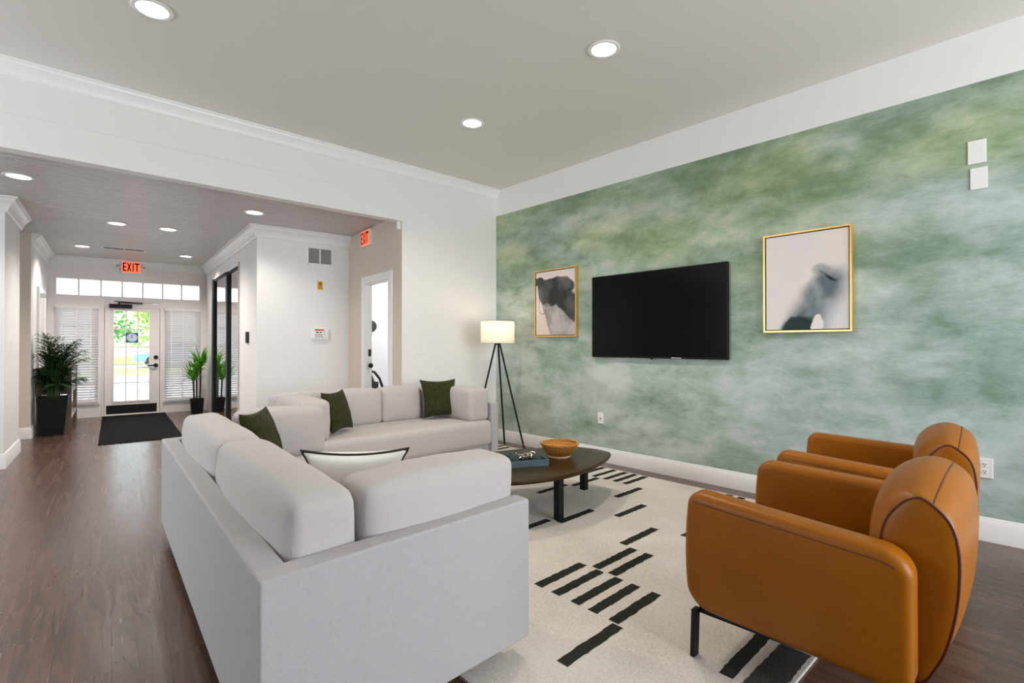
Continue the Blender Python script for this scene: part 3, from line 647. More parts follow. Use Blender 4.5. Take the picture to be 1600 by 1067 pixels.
b = HB(); b.box(2.178, 2.212, V - 0.0075, V - 0.006, 2.045, 2.085)
for k in range(3): b.box(2.172, 2.218, V - 0.0075, V - 0.006, 2.002 + k * 0.012, 2.007 + k * 0.012)
obj('print', b, M['brown_ink'], t, smooth=None)
t = thing('alarm_panel', hall((2.18, V, 1.31)), 'white alarm control panel with red strip on the hall wall', 'alarm panel', -HA)
b = HB(); b.box(2.065, 2.296, V - 0.03, V, 1.315, 1.47); obj('backplate', b, M['plate'], t, bevel=0.004, smooth=None)
b = HB(); b.box(2.09, 2.236, V - 0.045, V - 0.03, 1.335, 1.462); obj('keypad_housing', b, M['plate'], t, bevel=0.004, smooth=None)
b = HB(); b.box(2.115, 2.23, V - 0.048, V - 0.045, 1.435, 1.458); obj('red_strip', b, M['red_led'], t, smooth=None)
b = HB(); b.box(2.13, 2.165, V - 0.048, V - 0.045, 1.405, 1.42); b.box(2.18, 2.202, V - 0.048, V - 0.045, 1.405, 1.42); obj('display', b, M['slot'], t, smooth=None)
b = HB()
for k in range(4):
    for j in range(2): b.box(2.12 + k * 0.026, 2.138 + k * 0.026, V - 0.048, V - 0.045, 1.35 + j * 0.024, 1.364 + j * 0.024)
obj('keys', b, M['grille'], t, smooth=None)
t = thing('door_keypad', hall((UR, 7.585, 1.27)), 'black keypad with steel plate on the wall beside the mirrored doors', 'keypad', -HA)
b = HB(); b.box(UR - 0.02, UR, 7.60, 7.66, 1.28, 1.40); obj('steel_plate', b, M['steel'], t, smooth=None)
b = HB(); b.box(UR - 0.035, UR, 7.51, 7.585, 1.27, 1.42); obj('reader', b, M['black_soft'], t, bevel=0.005, smooth=None)
def plate(name, f, w, h, label, cat, kind, group=None, rz=0):
    """f(a, z, d) -> world, centred; kind: 'blank', 'outlet', 'switch'"""
    t = thing(name, f(0, -h / 2, 0), label, cat, rz, group)
    def bx(b, a0, a1, z0, z1, d0, d1):
        vs = [f(a, z, d) for d in (d0, d1) for z in (z0, z1) for a in (a0, a1)]
        b.add(vs, [(0, 2, 3, 1), (4, 5, 7, 6), (0, 1, 5, 4), (2, 6, 7, 3), (0, 4, 6, 2), (1, 3, 7, 5)])
    b = B(); bx(b, -w / 2, w / 2, -h / 2, h / 2, 0, 0.008); obj('cover_plate', b, M['plate'], t, bevel=0.002, smooth=None)
    if kind == 'outlet':
        for s in (-1, 1):
            b = B(); bx(b, -0.017, 0.017, s * 0.022 - 0.015, s * 0.022 + 0.015, 0.008, 0.010); o = obj('socket', b, M['trim'], t, bevel=0.001, smooth=None)
            b = B(); bx(b, -0.008, -0.0045, s * 0.022 - 0.001, s * 0.022 + 0.009, 0.010, 0.0106); bx(b, 0.0045, 0.008, s * 0.022 - 0.001, s * 0.022 + 0.007, 0.010, 0.0106); bx(b, -0.003, 0.003, s * 0.022 - 0.011, s * 0.022 - 0.005, 0.010, 0.0106)
            obj('slots', b, M['slot'], o, smooth=None)
    if kind.startswith('switch'):
        for a in ((-0.023, 0.023) if kind == 'switch2' else (0,)):
            b = B(); bx(b, a - 0.012, a + 0.012, -0.03, 0.03, 0.008, 0.013); obj('rocker', b, M['trim'], t, bevel=0.002, smooth=None)
    if kind == 'jack':
        b = B(); bx(b, -0.012, 0.012, -0.02, 0.005, 0.008, 0.0095); obj('jack', b, M['grille'], t, smooth=None)
gw = lambda y, z: (lambda a, h, d: (XG - d, y - a, z + h))
plate('wall_outlet', gw(0.375, 0.462), 0.08, 0.125, 'white duplex socket low on the green wall beside the tan armchairs', 'wall outlet', 'outlet', rz=0)
plate('wall_jack', gw(3.424, 0.463), 0.075, 0.118, 'small white jack plate low on the green wall, below the smaller picture', 'wall plate', 'jack')
plate('blank_plate', gw(0.403, 2.495), 0.09, 0.15, 'upper of two blank white plates high on the green wall', 'wall plate', 'blank', 'blank plates high on the green wall')
plate('blank_plate', gw(0.395, 2.322), 0.083, 0.138, 'lower of two blank white plates high on the green wall', 'wall plate', 'blank', 'blank plates high on the green wall')
plate('light_switch', lambda a, h, d: (3.29 + a, YH - d, 1.195 + h), 0.115, 0.118, 'double white light switch on the white wall left of the floor lamp', 'light switch', 'switch2')
plate('light_switch', lambda a, h, d: hall((UL + d, 7.673 - a, 1.24 + h)), 0.075, 0.118, 'single white light switch on the left hall pillar', 'light switch', 'switch', rz=-HA)
plate('light_switch', lambda a, h, d: hall((UR - d, 11.15 - a, 1.30 + h)), 0.05, 0.118, 'thin white switch beyond the mirrored doors near the exit wall', 'light switch', 'switch', rz=-HA)
t = thing('ceiling_slot_vent', hall((0.13, 9.9, CH)), 'slim two-slot air vent in the hall ceiling before the EXIT sign', 'vent', -HA)
b = HB(); b.box(-0.15, 0.41, 9.94, 10.10, CH - 0.008, CH); obj('vent_frame', b, M['trim'], t, smooth=None)
b = HB(); b.box(-0.12, 0.12, 9.97, 10.06, CH - 0.010, CH - 0.008); b.box(0.14, 0.38, 9.97, 10.06, CH - 0.010, CH - 0.008); obj('vent_slots', b, M['slot'], t, smooth=None)

# ---------------------------------------------------------------- television and pictures
t = thing('television', (XG, 2.765, 1.12), 'large black flat television mounted on the green wall', 'television')
b = B(); b.box(XG - 0.012, XG - 0.001, 2.4, 3.1, 1.3, 1.8); obj('wall_bracket', b, M['black'], t, smooth=None)
b = B(); b.box(XG - 0.045, XG - 0.012, 2.02, 3.51, 1.118, 1.978); obj('casing', b, M['tvbody'], t, bevel=0.006, smooth=None)
b = B(); b.box(XG - 0.0465, XG - 0.045, 2.032, 3.498, 1.135, 1.966); obj('screen', b, M['tvscreen'], t, smooth=None)
b = B(); b.box(XG - 0.0475, XG - 0.045, 2.46, 2.56, 1.121, 1.129); obj('logo_strip', b, M['steel'], t, smooth=None)
b = B(); b.sphere((XG - 0.035, 2.78, 1.118), 0.014, 8); obj('sensor', b, M['tvbody'], t)

def fbm(x, y, s, o=5, seed=0.0):
    return noise.fractal(Vector((x * s + seed, y * s - seed * 1.7, seed)), 1.0, 2.0, o)
def sm(a, b_, x):
    t_ = max(0, min(1, (x - a) / (b_ - a))); return t_ * t_ * (3 - 2 * t_)
def mixc(a, c, t_): return tuple(a[i] * (1 - t_) + c[i] * t_ for i in range(3))
def paint_a(u, v):            # dark smoky cloud over a grey fall, smaller picture (u 0..1 left to right, v 0..1 up)
    x = u + 0.09 * fbm(u, v, 2.2, 6, 2.1); y = v + 0.09 * fbm(u, v, 2.2, 6, 7.7)
    c = mixc((0.72, 0.60, 0.53), (0.66, 0.58, 0.57), sm(0.2, 0.9, v + 0.3 * fbm(u, v, 2, 4, 5)))
    line = 0.08 + (0.62 - v) * 0.50
    g = sm(line - 0.006, line + 0.012, u + 0.02 * fbm(u, v, 5, 4, 1)) * sm(0.70, 0.55, v)
    c = mixc(c, mixc((0.27, 0.25, 0.255), (0.46, 0.43, 0.43), sm(-0.3, 0.5, fbm(u, v, 3, 4, 1) + 0.7 * (u - 0.5))), g * 0.92)
    d1 = ((x - 0.50) / 0.44) ** 2 + ((y - 0.68) / 0.235) ** 2
    d2 = ((x - 0.88) / 0.34) ** 2 + ((y - 0.46 + 0.35 * (x - 0.8)) / 0.20) ** 2
    d3 = ((x - 0.08) / 0.20) ** 2 + ((y - 0.86) / 0.10) ** 2
    k = max(sm(1.10, 0.86, d1), sm(1.30, 0.75, d2), sm(1.15, 0.75, d3))
    tone = mixc((0.030, 0.034, 0.035), (0.12, 0.12, 0.125), sm(-0.45, 0.65, fbm(u, v, 2.6, 6, 3.3)))
    c = mixc(c, tone, k)
    hole = sm(1.2, 0.3, ((x - 0.30) / 0.12) ** 2 + ((y - 0.47) / 0.06) ** 2); c = mixc(c, (0.42, 0.38, 0.40), 0.5 * hole)
    ring = abs(math.sqrt(((u - 0.17) / 0.10) ** 2 + ((v - 0.45) / 0.13) ** 2) - 1 + 0.15 * fbm(u, v, 4, 3, 2))
    c = mixc(c, (0.12, 0.10, 0.11), 0.75 * sm(0.10, 0.02, ring)); return c
def paint_b(u, v):            # pale ground with a blue-black plume
    x = u + 0.05 * fbm(u, v, 3, 5, 4.4); y = v + 0.05 * fbm(u, v, 3, 5, 9.2)
    c = mixc((0.71, 0.66, 0.66), (0.76, 0.68, 0.62), sm(-0.2, 0.5, fbm(u, v, 2, 4, 6) + 0.5 * (v - 0.5)))
    c = mixc(c, (0.60, 0.62, 0.67), 0.6 * sm(0.75, 0.1, v) * sm(-0.4, 0.4, fbm(u, v, 2.5, 4, 8)))
    ax = 0.50 + 0.30 * sm(0.0, 0.62, y)                 # plume axis bends right on the way up
    wdt = 0.28 * (1 - 0.45 * sm(0.3, 0.66, y)) + 0.02
    k = sm(1.25, 0.35, abs(x - ax) / wdt) * sm(0.70, 0.50, y)
    c = mixc(c, mixc((0.075, 0.11, 0.135), (0.24, 0.29, 0.32), sm(-0.35, 0.5, fbm(u, v, 3, 5, 2))), k * 0.93)
    kd = sm(1.2, 0.7, ((x - 0.46) / 0.25) ** 2 + ((y - 0.03) / 0.135) ** 2); c = mixc(c, (0.022, 0.040, 0.047), kd)
    wht = sm(1.1, 0.9, ((x - 0.66) / 0.075) ** 2 + ((y - 0.06) / 0.115) ** 2 + 0.25 * fbm(u, v, 12, 3, 3)); c = mixc(c, (0.76, 0.70, 0.72), wht)
    sx, sy = x - 0.76, y - 0.535 + 0.55 * (x - 0.76)
    kl = sm(1.2, 0.5, (sx / 0.10) ** 2 + (sy / 0.020) ** 2); c = mixc(c, (0.012, 0.016, 0.020), kl)
    kt = sm(1.3, 0.3, ((x - 0.70) / 0.12) ** 2 + ((y - 0.60) / 0.07) ** 2); c = mixc(c, (0.20, 0.26, 0.28), 0.55 * kt); return c
def picture(name, y0, y1, z0, z1, f, label, dep=0.045):
    t = thing(name, (XG, (y0 + y1) / 2, z0), label, 'picture', 0, 'framed abstract paintings on the green wall')
    b = B(); w = 0.013
    for a0, a1, c0, c1 in ((y0, y0 + w, z0, z1), (y1 - w, y1, z0, z1), (y0 + w, y1 - w, z0, z0 + w), (y0 + w, y1 - w, z1 - w, z1)): b.box(XG - dep, XG, a0, a1, c0, c1)
    obj('gold_frame', b, M['gold'], t, smooth=None)
    b = B(); b.box(XG - dep + 0.018, XG - 0.002, y0 + w, y1 - w, z0 + w, z1 - w); obj('backing', b, M['slot'], t, smooth=None)
    nu, nv = 110, 132; g = 0.021; b = B(); A0, A1, C0, C1 = y1 - g, y0 + g, z0 + g, z1 - g
    vs = [(XG - dep + 0.008, A0 + (A1 - A0) * i / nu, C0 + (C1 - C0) * j / nv) for j in range(nv + 1) for i in range(nu + 1)]
    nn = len(vs); vs += [(XG - dep + 0.017, y, z) for y, z in ((A0, C0), (A1, C0), (A1, C1), (A0, C1))]
    fs = [(j * (nu + 1) + i, j * (nu + 1) + i + 1, (j + 1) * (nu + 1) + i + 1, (j + 1) * (nu + 1) + i) for j in range(nv) for i in range(nu)]
    bot = [i for i in range(nu + 1)]; top = [nv * (nu + 1) + i for i in range(nu + 1)]; lef = [j * (nu + 1) for j in range(nv + 1)]; rig = [j * (nu + 1) + nu for j in range(nv + 1)]
    fs += [tuple(bot[::-1] + [nn, nn + 1]), tuple(top + [nn + 2, nn + 3]), tuple(lef + [nn + 3, nn]), tuple(rig[::-1] + [nn + 1, nn + 2])]
    b.add(vs, fs); o = obj('canvas', b, m_vcol('abstract_paint_' + name), t, smooth=None)
    ca = o.data.color_attributes.new('paint', 'FLOAT_COLOR', 'POINT')
    cols = [f(i / nu, j / nv) for j in range(nv + 1) for i in range(nu + 1)] + [(0.7, 0.66, 0.64)] * 4
    for i, c in enumerate(cols): ca.data[i].color = (*[max(0, min(1, q)) for q in c], 1)
picture('framed_painting', 3.735, 4.385, 1.343, 2.132, paint_a, 'gold-framed painting of a dark smoky cloud, left of the television')
picture('framed_painting', 1.09, 1.72, 1.35, 2.145, paint_b, 'gold-framed pale painting with a blue-black plume, right of the television')

# ---------------------------------------------------------------- rug
b = B(); RX0, RX1, RY0, RY1, RT = 1.17, 4.225, 0.69, 4.96, 0.012
b.box(RX0, RX1, RY0, RY1, 0, RT)
rnd = random.Random(4)
def dash(x0, x1, y, w=0.056, mi=1, skew=0.012):
    n = 18; top = [(x0 + (x1 - x0) * i / n, y + w / 2 + skew * (i / n - 0.5) + rnd.uniform(-0.003, 0.003)) for i in range(n + 1)]
    bot = [(x0 + (x1 - x0) * i / n, y - w / 2 + skew * (i / n - 0.5) + rnd.uniform(-0.003, 0.003)) for i in range(n + 1)]
    b.add([(x, yy, RT + 0.0012) for x, yy in bot + top], [(i, i + 1, n + 2 + i, n + 1 + i) for i in range(n)], mi)
C = [1.50, 1.895, 2.28, 2.675, 3.075, 3.46, 3.845, 4.215]
for ci, ys in {0: (1.35, 2.55, 3.15, 3.9), 1: (1.865, 1.745, 1.62, 1.515, 1.395, 0.885), 2: (1.795, 1.685, 2.50), 3: (1.895, 2.43), 4: (2.23, 3.025, 1.70, 3.85), 5: (2.515, 2.975, 1.74, 1.2, 3.95), 6: (3.19, 3.05, 2.92, 2.81, 2.70, 1.90, 1.80, 4.72, 4.6, 1.25, 1.12)}.items():
    for y in ys: dash(C[ci] + 0.003, C[ci + 1] - 0.008, y)
dash(1.90, 2.27, 0.762, 0.115, 2, 0.0)
obj('area_rug', b, [M['rug'], M['rug_dark'], M['rug_heather']], label='large cream area rug with charcoal dashes under the coffee table', cat='rug', smooth=None)

# ---------------------------------------------------------------- cushions
def cushion(b, c, half, r, puff, f, n=16, seed=0.0, wr=0.006, taper=0.0, mi=0):
    """rounded, puffed box; c and half in the sofa's own (depth, length, up) frame; f maps to world"""
    hx, hy, hz = half; ks = [-1 + 2 * i / n for i in range(n + 1)]; ks = [math.copysign(abs(k) ** 0.72, k) for k in ks]
    idx = {}; vs = []; fs = []
    def vert(p):
        key = tuple(round(q, 5) for q in p)
        if key in idx: return idx[key]
        v = Vector((p[0] * hx, p[1] * hy, p[2] * hz)); q = Vector((max(-hx + r, min(hx - r, v.x)), max(-hy + r, min(hy - r, v.y)), max(-hz + r, min(hz - r, v.z))))
        d = v - q
        if d.length > 1e-9: v = q + d.normalized() * r
        px, py, pz = v.x / hx, v.y / hy, v.z / hz
        v.x += px * puff[0] * (1 - py * py) * (1 - pz * pz); v.y += py * puff[1] * (1 - px * px) * (1 - pz * pz); v.z += pz * puff[2] * (1 - px * px) * (1 - py ** 4)
        v.x *= 1 - taper * (pz + 1) / 2
        w = noise.noise(Vector((v.x * 6 + seed, v.y * 4, v.z * 7))) * wr + noise.noise(Vector((v.x * 19 + seed, v.y * 12, v.z * 15))) * wr * 0.35
        v += Vector((px, py, pz)) * w
        idx[key] = len(vs); vs.append(f((c[0] + v.x, c[1] + v.y, c[2] + v.z))); return idx[key]
    for ax in range(3):
        for sg in (-1, 1):
            for i in range(n):
                for j in range(n):
                    qd = []
                    for a, e in ((i, j), (i + 1, j), (i + 1, j + 1), (i, j + 1)):
                        p = [0, 0, 0]; p[ax] = sg; p[(ax + 1) % 3] = ks[a]; p[(ax + 2) % 3] = ks[e]; qd.append(vert(p))
                    fs.append(qd if sg > 0 else qd[::-1])
    b.add(vs, fs, mi)

SH, ST, SZ0 = 0.632, 0.09, 0.085        # sofa arm height, shell thickness, underside
SEAT, CT = 0.455, 0.79
def sofa(f, origin, D, L, label, backs, arm_spans, bulge=0.05):
    t = thing('sofa', origin, label, 'sofa', 0, 'matching oatmeal sofas')
    b = B(f); b.prism([(0, 0), (D, 0), (D, ST), (ST, ST), (ST, L - ST), (D, L - ST), (D, L), (0, L)], SZ0, SH); obj('shell', b, M['fabric'], t, bevel=0.009, smooth=30)
    b = B(f); b.box(ST + 0.002, D - 0.05, ST + 0.002, L - ST - 0.002, SZ0, 0.185); obj('base', b, M['fabric'], t, smooth=None)
    for x in (0.16, D - 0.32):
        for y in (0.20, L - 0.26):
            b = B(f); q = f((x + 0.03, y + 0.03, 0)); b.box(x, x + 0.06, y, y + 0.06, RT + 0.0013 if (q[0] > RX0 - 0.05 and q[1] < RY1 + 0.05) else 0.0, SZ0 + 0.002); obj('foot', b, M['black'], t, smooth=None)
    # seat cushion with a softly bowed front
    n = 24; xs = D - 0.005; poly = [(ST + 0.004, ST + 0.005)] + [(xs + bulge * (1 - (2 * i / n - 1) ** 2), ST + 0.005 + (L - 2 * ST - 0.01) * i / n) for i in range(n + 1)] + [(ST + 0.004, L - ST - 0.005)]
    pts = []                                            # even resampling
    for i in range(len(poly)):
        p, q = Vector(poly[i]), Vector(poly[(i + 1) % len(poly)]); k = max(1, int((q - p).length / 0.09))
        pts += [tuple(p + (q - p) * j / k) for j in range(k)]
    b = B(f); b.slab(pts, SEAT - 0.187, 0.06, lambda a, c, h: (a, c, 0.187 + (SEAT - 0.187) / 2 + h), puff=0.0, seg=6); obj('seat_cushion', b, M['fabric2'], t, smooth=50)
    for i, (y0, y1) in enumerate(backs):
        b = B(); cushion(b, (ST + 0.125, (y0 + y1) / 2, (SEAT + CT) / 2 - 0.005), (0.12, (y1 - y0) / 2 - 0.002, (CT - SEAT) / 2 + 0.005), 0.042, (0.030, 0.008, 0.022), f=f, seed=i * 3.1 + L, taper=0.12); obj('back_cushion', b, M['fabric2'], t, smooth=60)
    for i, (yc, x0, x1) in enumerate(arm_spans):
        b = B(); cushion(b, ((x0 + x1) / 2, yc, (SEAT + CT) / 2 - 0.005), ((x1 - x0) / 2, 0.125, (CT - SEAT) / 2 + 0.0), 0.042, (0.010, 0.024, 0.018), f=f, seed=i * 5.3 + L + 1); obj('arm_cushion', b, M['fabric2'], t, smooth=60)
    return t
NA = Vector((0.427, 1.43)); ex_ = Vector((0.9991, 0.0428)); ey_ = Vector((0.0683, 0.9977))
def f_near(p): q = NA + ex_ * p[0] + ey_ * p[1]; return (q.x, q.y, p[2])
sofa(f_near, f_near((0.5, 1.3, 0)), 1.03, 2.63, 'large oatmeal sofa nearest the camera, seen from its back and arm', [(ST + 0.005, 1.30), (1.30, 2.63 - ST - 0.005)], [(ST + 0.13, 0.345, 1.03), (2.63 - ST - 0.13, 0.40, 1.0)])
def f_far(p): return (3.64 - p[1], 5.10 - p[0], p[2])
LF = 2.18
sofa(f_far, f_far((0.45, LF / 2, 0)), 0.94, LF, 'oatmeal sofa against the white wall, facing the camera beside the floor lamp', [(ST + 0.005, 0.555), (0.555, 1.035), (1.035, 1.515), (1.515, LF - ST - 0.005)], [(ST + 0.13, 0.33, 0.90), (LF - ST - 0.13, 0.30, 0.92)])

# ---------------------------------------------------------------- throw pillows
def pillow(name, bl, br, tl, thick, mats, label, group=None, cat='pillow', pipe=None, ear=0.13):
    """bl, br, tl: three corners of the pillow's mid-plane in world space"""
    bl, br, tl = Vector(bl), Vector(br), Vector(tl); U, Vv = br - bl, tl - bl; N = U.cross(Vv).normalized()
    n = 22; b = B()
    def pt(u, v, s):
        a, c = 2 * u - 1, 2 * v - 1
        prof = max(0, (1 - a * a) * (1 - c * c)) ** 0.42
        uu = a * (1 - ear * (1 - c * c) * abs(a) ** 3); vv = c * (1 - ear * (1 - a * a) * abs(c) ** 3)
        w = noise.noise(Vector((u * 5, v * 5, s * 3 + bl.x * 3))) * 0.006 * prof
        return bl + U * (uu + 1) / 2 + Vv * (vv + 1) / 2 + N * s * (thick / 2 * prof + w)
    vs = [pt(i / n, j / n, 1) for j in range(n + 1) for i in range(n + 1)]
    fs = [(j * (n + 1) + i, j * (n + 1) + i + 1, (j + 1) * (n + 1) + i + 1, (j + 1) * (n + 1) + i) for j in range(n) for i in range(n)]
    rim = {}; k = len(vs)
    for j in range(n + 1):
        for i in range(n + 1):
            if i in (0, n) or j in (0, n): rim[(i, j)] = j * (n + 1) + i
            else: rim[(i, j)] = k; vs.append(pt(i / n, j / n, -1)); k += 1
    fs += [(rim[(i, j)], rim[(i, j + 1)], rim[(i + 1, j + 1)], rim[(i + 1, j)]) for j in range(n) for i in range(n)]
    b.add([tuple(v) for v in vs], fs)
    lo = min(v.z for v in vs); c = (bl + br) / 2
    t = thing(name, (c.x, c.y, lo), label, cat, 0, group)
    obj('cover', b, mats, t, smooth=70)
    if pipe:
        path = [pt(i / n, 0, 1) for i in range(n)] + [pt(1, j / n, 1) for j in range(n)] + [pt(1 - i / n, 1, 1) for i in range(n)] + [pt(0, 1 - j / n, 1) for j in range(n)]
        b = B(); b.tube(path, 0.0065, 6, closed=True); obj('piping', b, pipe, t)
    return t
GP = 'olive velvet throw pillows on the sofas'
pillow('throw_pillow', (1.005, 3.365, 0.475), (1.255, 3.685, 0.475), (0.865, 3.29, 0.845), 0.13, M['green_velvet'], 'olive velvet throw pillow leaning back on the near sofa', GP)
pillow('throw_pillow', (1.87, 4.31, 0.475), (2.18, 4.55, 0.475), (1.83, 4.46, 0.83), 0.13, M['green_velvet'], 'olive velvet throw pillow at the left end of the far sofa', GP)
pillow('throw_pillow', (3.00, 4.62, 0.475), (3.385, 4.50, 0.475), (3.02, 4.74, 0.875), 0.14, M['green_velvet'], 'olive velvet throw pillow upright at the right end of the far sofa', GP)
pillow('lumbar_pillow', (0.95, 2.52, 0.475), (1.352, 2.23, 0.475), (0.905, 2.43, 0.757), 0.15, M['white_cloth'], 'ivory lumbar pillow with dark piping on the near sofa seat', None, 'pillow', M['piping_dark'], 0.2)

# ---------------------------------------------------------------- coffee table and what stands on it
def smooth_closed(P, per=10):
    n = len(P); out = []
    for i in range(n):
        p0, p1, p2, p3 = [Vector(P[(i + k) % n]) for k in (-1, 0, 1, 2)]
        for j in range(per):
            s_ = j / per; out.append(tuple(0.5 * ((2 * p1) + (p2 - p0) * s_ + (2 * p0 - 5 * p1 + 4 * p2 - p3) * s_ * s_ + (3 * p1 - p0 - 3 * p2 + p3) * s_ ** 3)))
    return out
TZ = 0.348
t = thing('coffee_table', (2.9, 2.75, 0), 'low dark walnut coffee table with rounded triangular top on the rug', 'coffee table')
OUT = [(2.22, 2.62), (2.34, 2.47), (2.64, 2.375), (2.95, 2.385), (3.26, 2.47), (3.50, 2.585), (3.56, 2.68), (3.56, 2.83), (3.49, 3.00), (3.28, 3.14), (2.98, 3.27), (2.70, 3.30), (2.44, 3.16), (2.26, 2.88)]
b = B(); b.slab(smooth_closed(OUT), 0.028, 0.010, lambda a, c, h: (a, c, TZ - 0.014 + h), seg=4); obj('table_top', b, M['table_wood'], t, smooth=40)
for x, y in ((2.72, 2.46), (3.45, 2.83), (2.66, 3.12), ):
    b = B(); b.bar((x, y, RT), (x, y, TZ - 0.026), 0.052, 0.052); obj('leg', b, M['black'], t, smooth=None, bevel=0.003)
b = B(); b.bar((2.72, 2.46, TZ - 0.04), (3.45, 2.83, TZ - 0.04), 0.03, 0.022); b.bar((3.45, 2.83, TZ - 0.04), (2.66, 3.12, TZ - 0.04), 0.03, 0.022); b.bar((2.66, 3.12, TZ - 0.04), (2.72, 2.46, TZ - 0.04), 0.03, 0.022); obj('under_frame', b, M['black'], t, smooth=None)
# tray
TC = Vector((2.705, 2.80)); ta = Vector((0.87, -0.42)).normalized(); tb = Vector((-ta.y, ta.x))
def ftray(p): q = TC + ta * p[0] + tb * p[1]; return (q.x, q.y, TZ + 0.001 + p[2])
t = thing('tray', ftray((0, 0, 0)), 'slate teal rectangular tray of ornaments on the coffee table', 'tray')
b = B(ftray); b.box(-0.15, 0.165, -0.10, 0.10, 0, 0.008); obj('tray_floor', b, M['teal'], t, smooth=None)
b = B(ftray); w = 0.010
for a0, a1, c0, c1 in ((-0.15, 0.165, -0.10, -0.10 + w), (-0.15, 0.165, 0.10 - w, 0.10), (-0.15, -0.15 + w, -0.09, 0.09), (0.165 - w, 0.165, -0.09, 0.09)): b.box(a0, a1, c0, c1, 0.008, 0.048)
obj('tray_rim', b, M['teal'], t, smooth=None)
GB = 'slate balls in the tray'
for k, (a, c, z, r, lab) in enumerate([(-0.115, 0.05, 0.049, 0.040, 'dark slate ball at the far left corner of the tray'), (-0.085, -0.035, 0.049, 0.040, 'dark slate ball at the left front of the tray'), (0.085, -0.045, 0.048, 0.039, 'dark slate ball at the right front of the tray'), (0.095, 0.035, 0.043, 0.035, 'dark slate ball at the right back of the tray'), (0.0, 0.055, 0.043, 0.035, 'dark slate ball at the middle back of the tray')]):
    b = B(ftray); b.sphere((a, c, z), r, 12); obj('ornament_ball', b, M['teal_ball'], label=lab, cat='ornament', group=GB)
rl = random.Random(11)
b0 = None
ch = B(ftray)                                          # one chain of silver links heaped in the tray
for k in range(12):
    a = -0.075 + 0.0135 * k; c = 0.022 * math.sin(k * 1.9); z = 0.042 + 0.03 * abs(math.sin(k * 1.3)); tl = rl.uniform(-0.9, 0.9); yaw = rl.uniform(0, PI)
    pts = []
    for j in range(16):
        th = 2 * PI * j / 16; p = Vector((0.022 * math.cos(th), 0.015 * math.sin(th), 0)); p = Matrix.Rotation(yaw, 3, 'Z') @ (Matrix.Rotation(tl + (k % 2) * 1.3, 3, 'X') @ p); pts.append((a + p.x, c + p.y, z + p.z))
    ch.tube(pts, 0.0048, 7, closed=True)
obj('chain_ornament', ch, M['silver'], label='silver chain-link ornament heaped among the slate balls in the tray', cat='ornament')
# bowl
t = thing('wicker_bowl', (3.105, 2.80, TZ), 'round amber wicker bowl on the coffee table', 'bowl')
bc = (3.105, 2.80, TZ)
b = B(); b.lathe(bc, [(0.083, 0.0), (0.088, 0.002), (0.086, 0.014), (0.080, 0.016), (0.0001, 0.016)], 40); obj('foot_ring', b, M['wicker_base'], t)
b = B(); P_ = [(0.078, 0.014), (0.092, 0.022), (0.118, 0.050), (0.137, 0.080), (0.147, 0.104)]; b.lathe(bc, P_ + [(r - 0.007, z + 0.001) for r, z in P_[::-1]] + [(0.0001, 0.018)], 64); obj('woven_wall', b, M['wicker'], t, smooth=60)
b = B()
for s_ in (0, 1):
    b.tube([(bc[0] + (0.146 + 0.006 * math.cos(th * 26 + s_ * PI)) * math.cos(th), bc[1] + (0.146 + 0.006 * math.cos(th * 26 + s_ * PI)) * math.sin(th), TZ + 0.106 + 0.006 * math.sin(th * 26 + s_ * PI)) for th in [2 * PI * k / 200 for k in range(200)]], 0.0055, 6, closed=True)
obj('braided_rim', b, M['wicker'], t)
b = B()
for k in range(40):
    th = 2 * PI * k / 40; b.tube([(bc[0] + (r + 0.002) * math.cos(th), bc[1] + (r + 0.002) * math.sin(th), TZ + z) for r, z in P_], 0.0030, 5)
obj('stakes', b, M['wicker'], t)

# ---------------------------------------------------------------- floor lamp
lx, ly = 4.03, 4.62
t = thing('floor_lamp', (lx, ly, 0), 'black tripod floor lamp with ivory drum shade in the corner', 'floor lamp')
for fx, fy in ((4.33, 4.83), (4.17, 4.30), (3.73, 4.76)):
    b = B(); d = Vector((fx - lx, fy - ly, 0)); b.tube([(fx, fy, 0 if not (RX0 < fx < RX1 and RY0 < fy < RY1) else RT), (lx + d.x * 0.07, ly + d.y * 0.07, 1.275)], 0.011, 10); obj('leg', b, M['black'], t)
b = B(); b.lathe((lx, ly, 1.25), [(0.035, 0), (0.04, 0.01), (0.04, 0.03), (0.012, 0.035), (0.012, 0.10), (0.02, 0.10), (0.02, 0.13), (0.0001, 0.13)], 20); obj('stem', b, M['black'], t)
b = B(); b.lathe((lx, ly, 1.268), [(0.198, 0), (0.200, 0), (0.200, 0.258), (0.198, 0.258)], 56); b.f = [f for f in b.f if len(f) == 4]; b.m = b.m[:len(b.f)]; obj('lamp_shade', b, M['shade'], t, smooth=60)
b = B(); b.tube([(lx + 0.199 * math.cos(a), ly + 0.199 * math.sin(a), 1.268) for a in [2 * PI * k / 48 for k in range(48)]], 0.003, 5, closed=True); b.tube([(lx + 0.199 * math.cos(a), ly + 0.199 * math.sin(a), 1.526) for a in [2 * PI * k / 48 for k in range(48)]], 0.003, 5, closed=True)
for k in range(3): a = 2 * PI * k / 3; b.tube([(lx, ly, 1.36), (lx + 0.198 * math.cos(a), ly + 0.198 * math.sin(a), 1.30)], 0.003, 5)
obj('shade_frame', b, M['steel'], t)
b = B(); b.sphere((lx, ly, 1.42), 0.032, 10); obj('bulb', b, mat('lamp_bulb', (1, 0.95, 0.85), 0.4, emit=((1, 0.82, 0.6), 2)), t)
light('floor_lamp_light', 'POINT', (lx, ly, 1.47), 3.2, (1, 0.80, 0.55), radius=0.05)

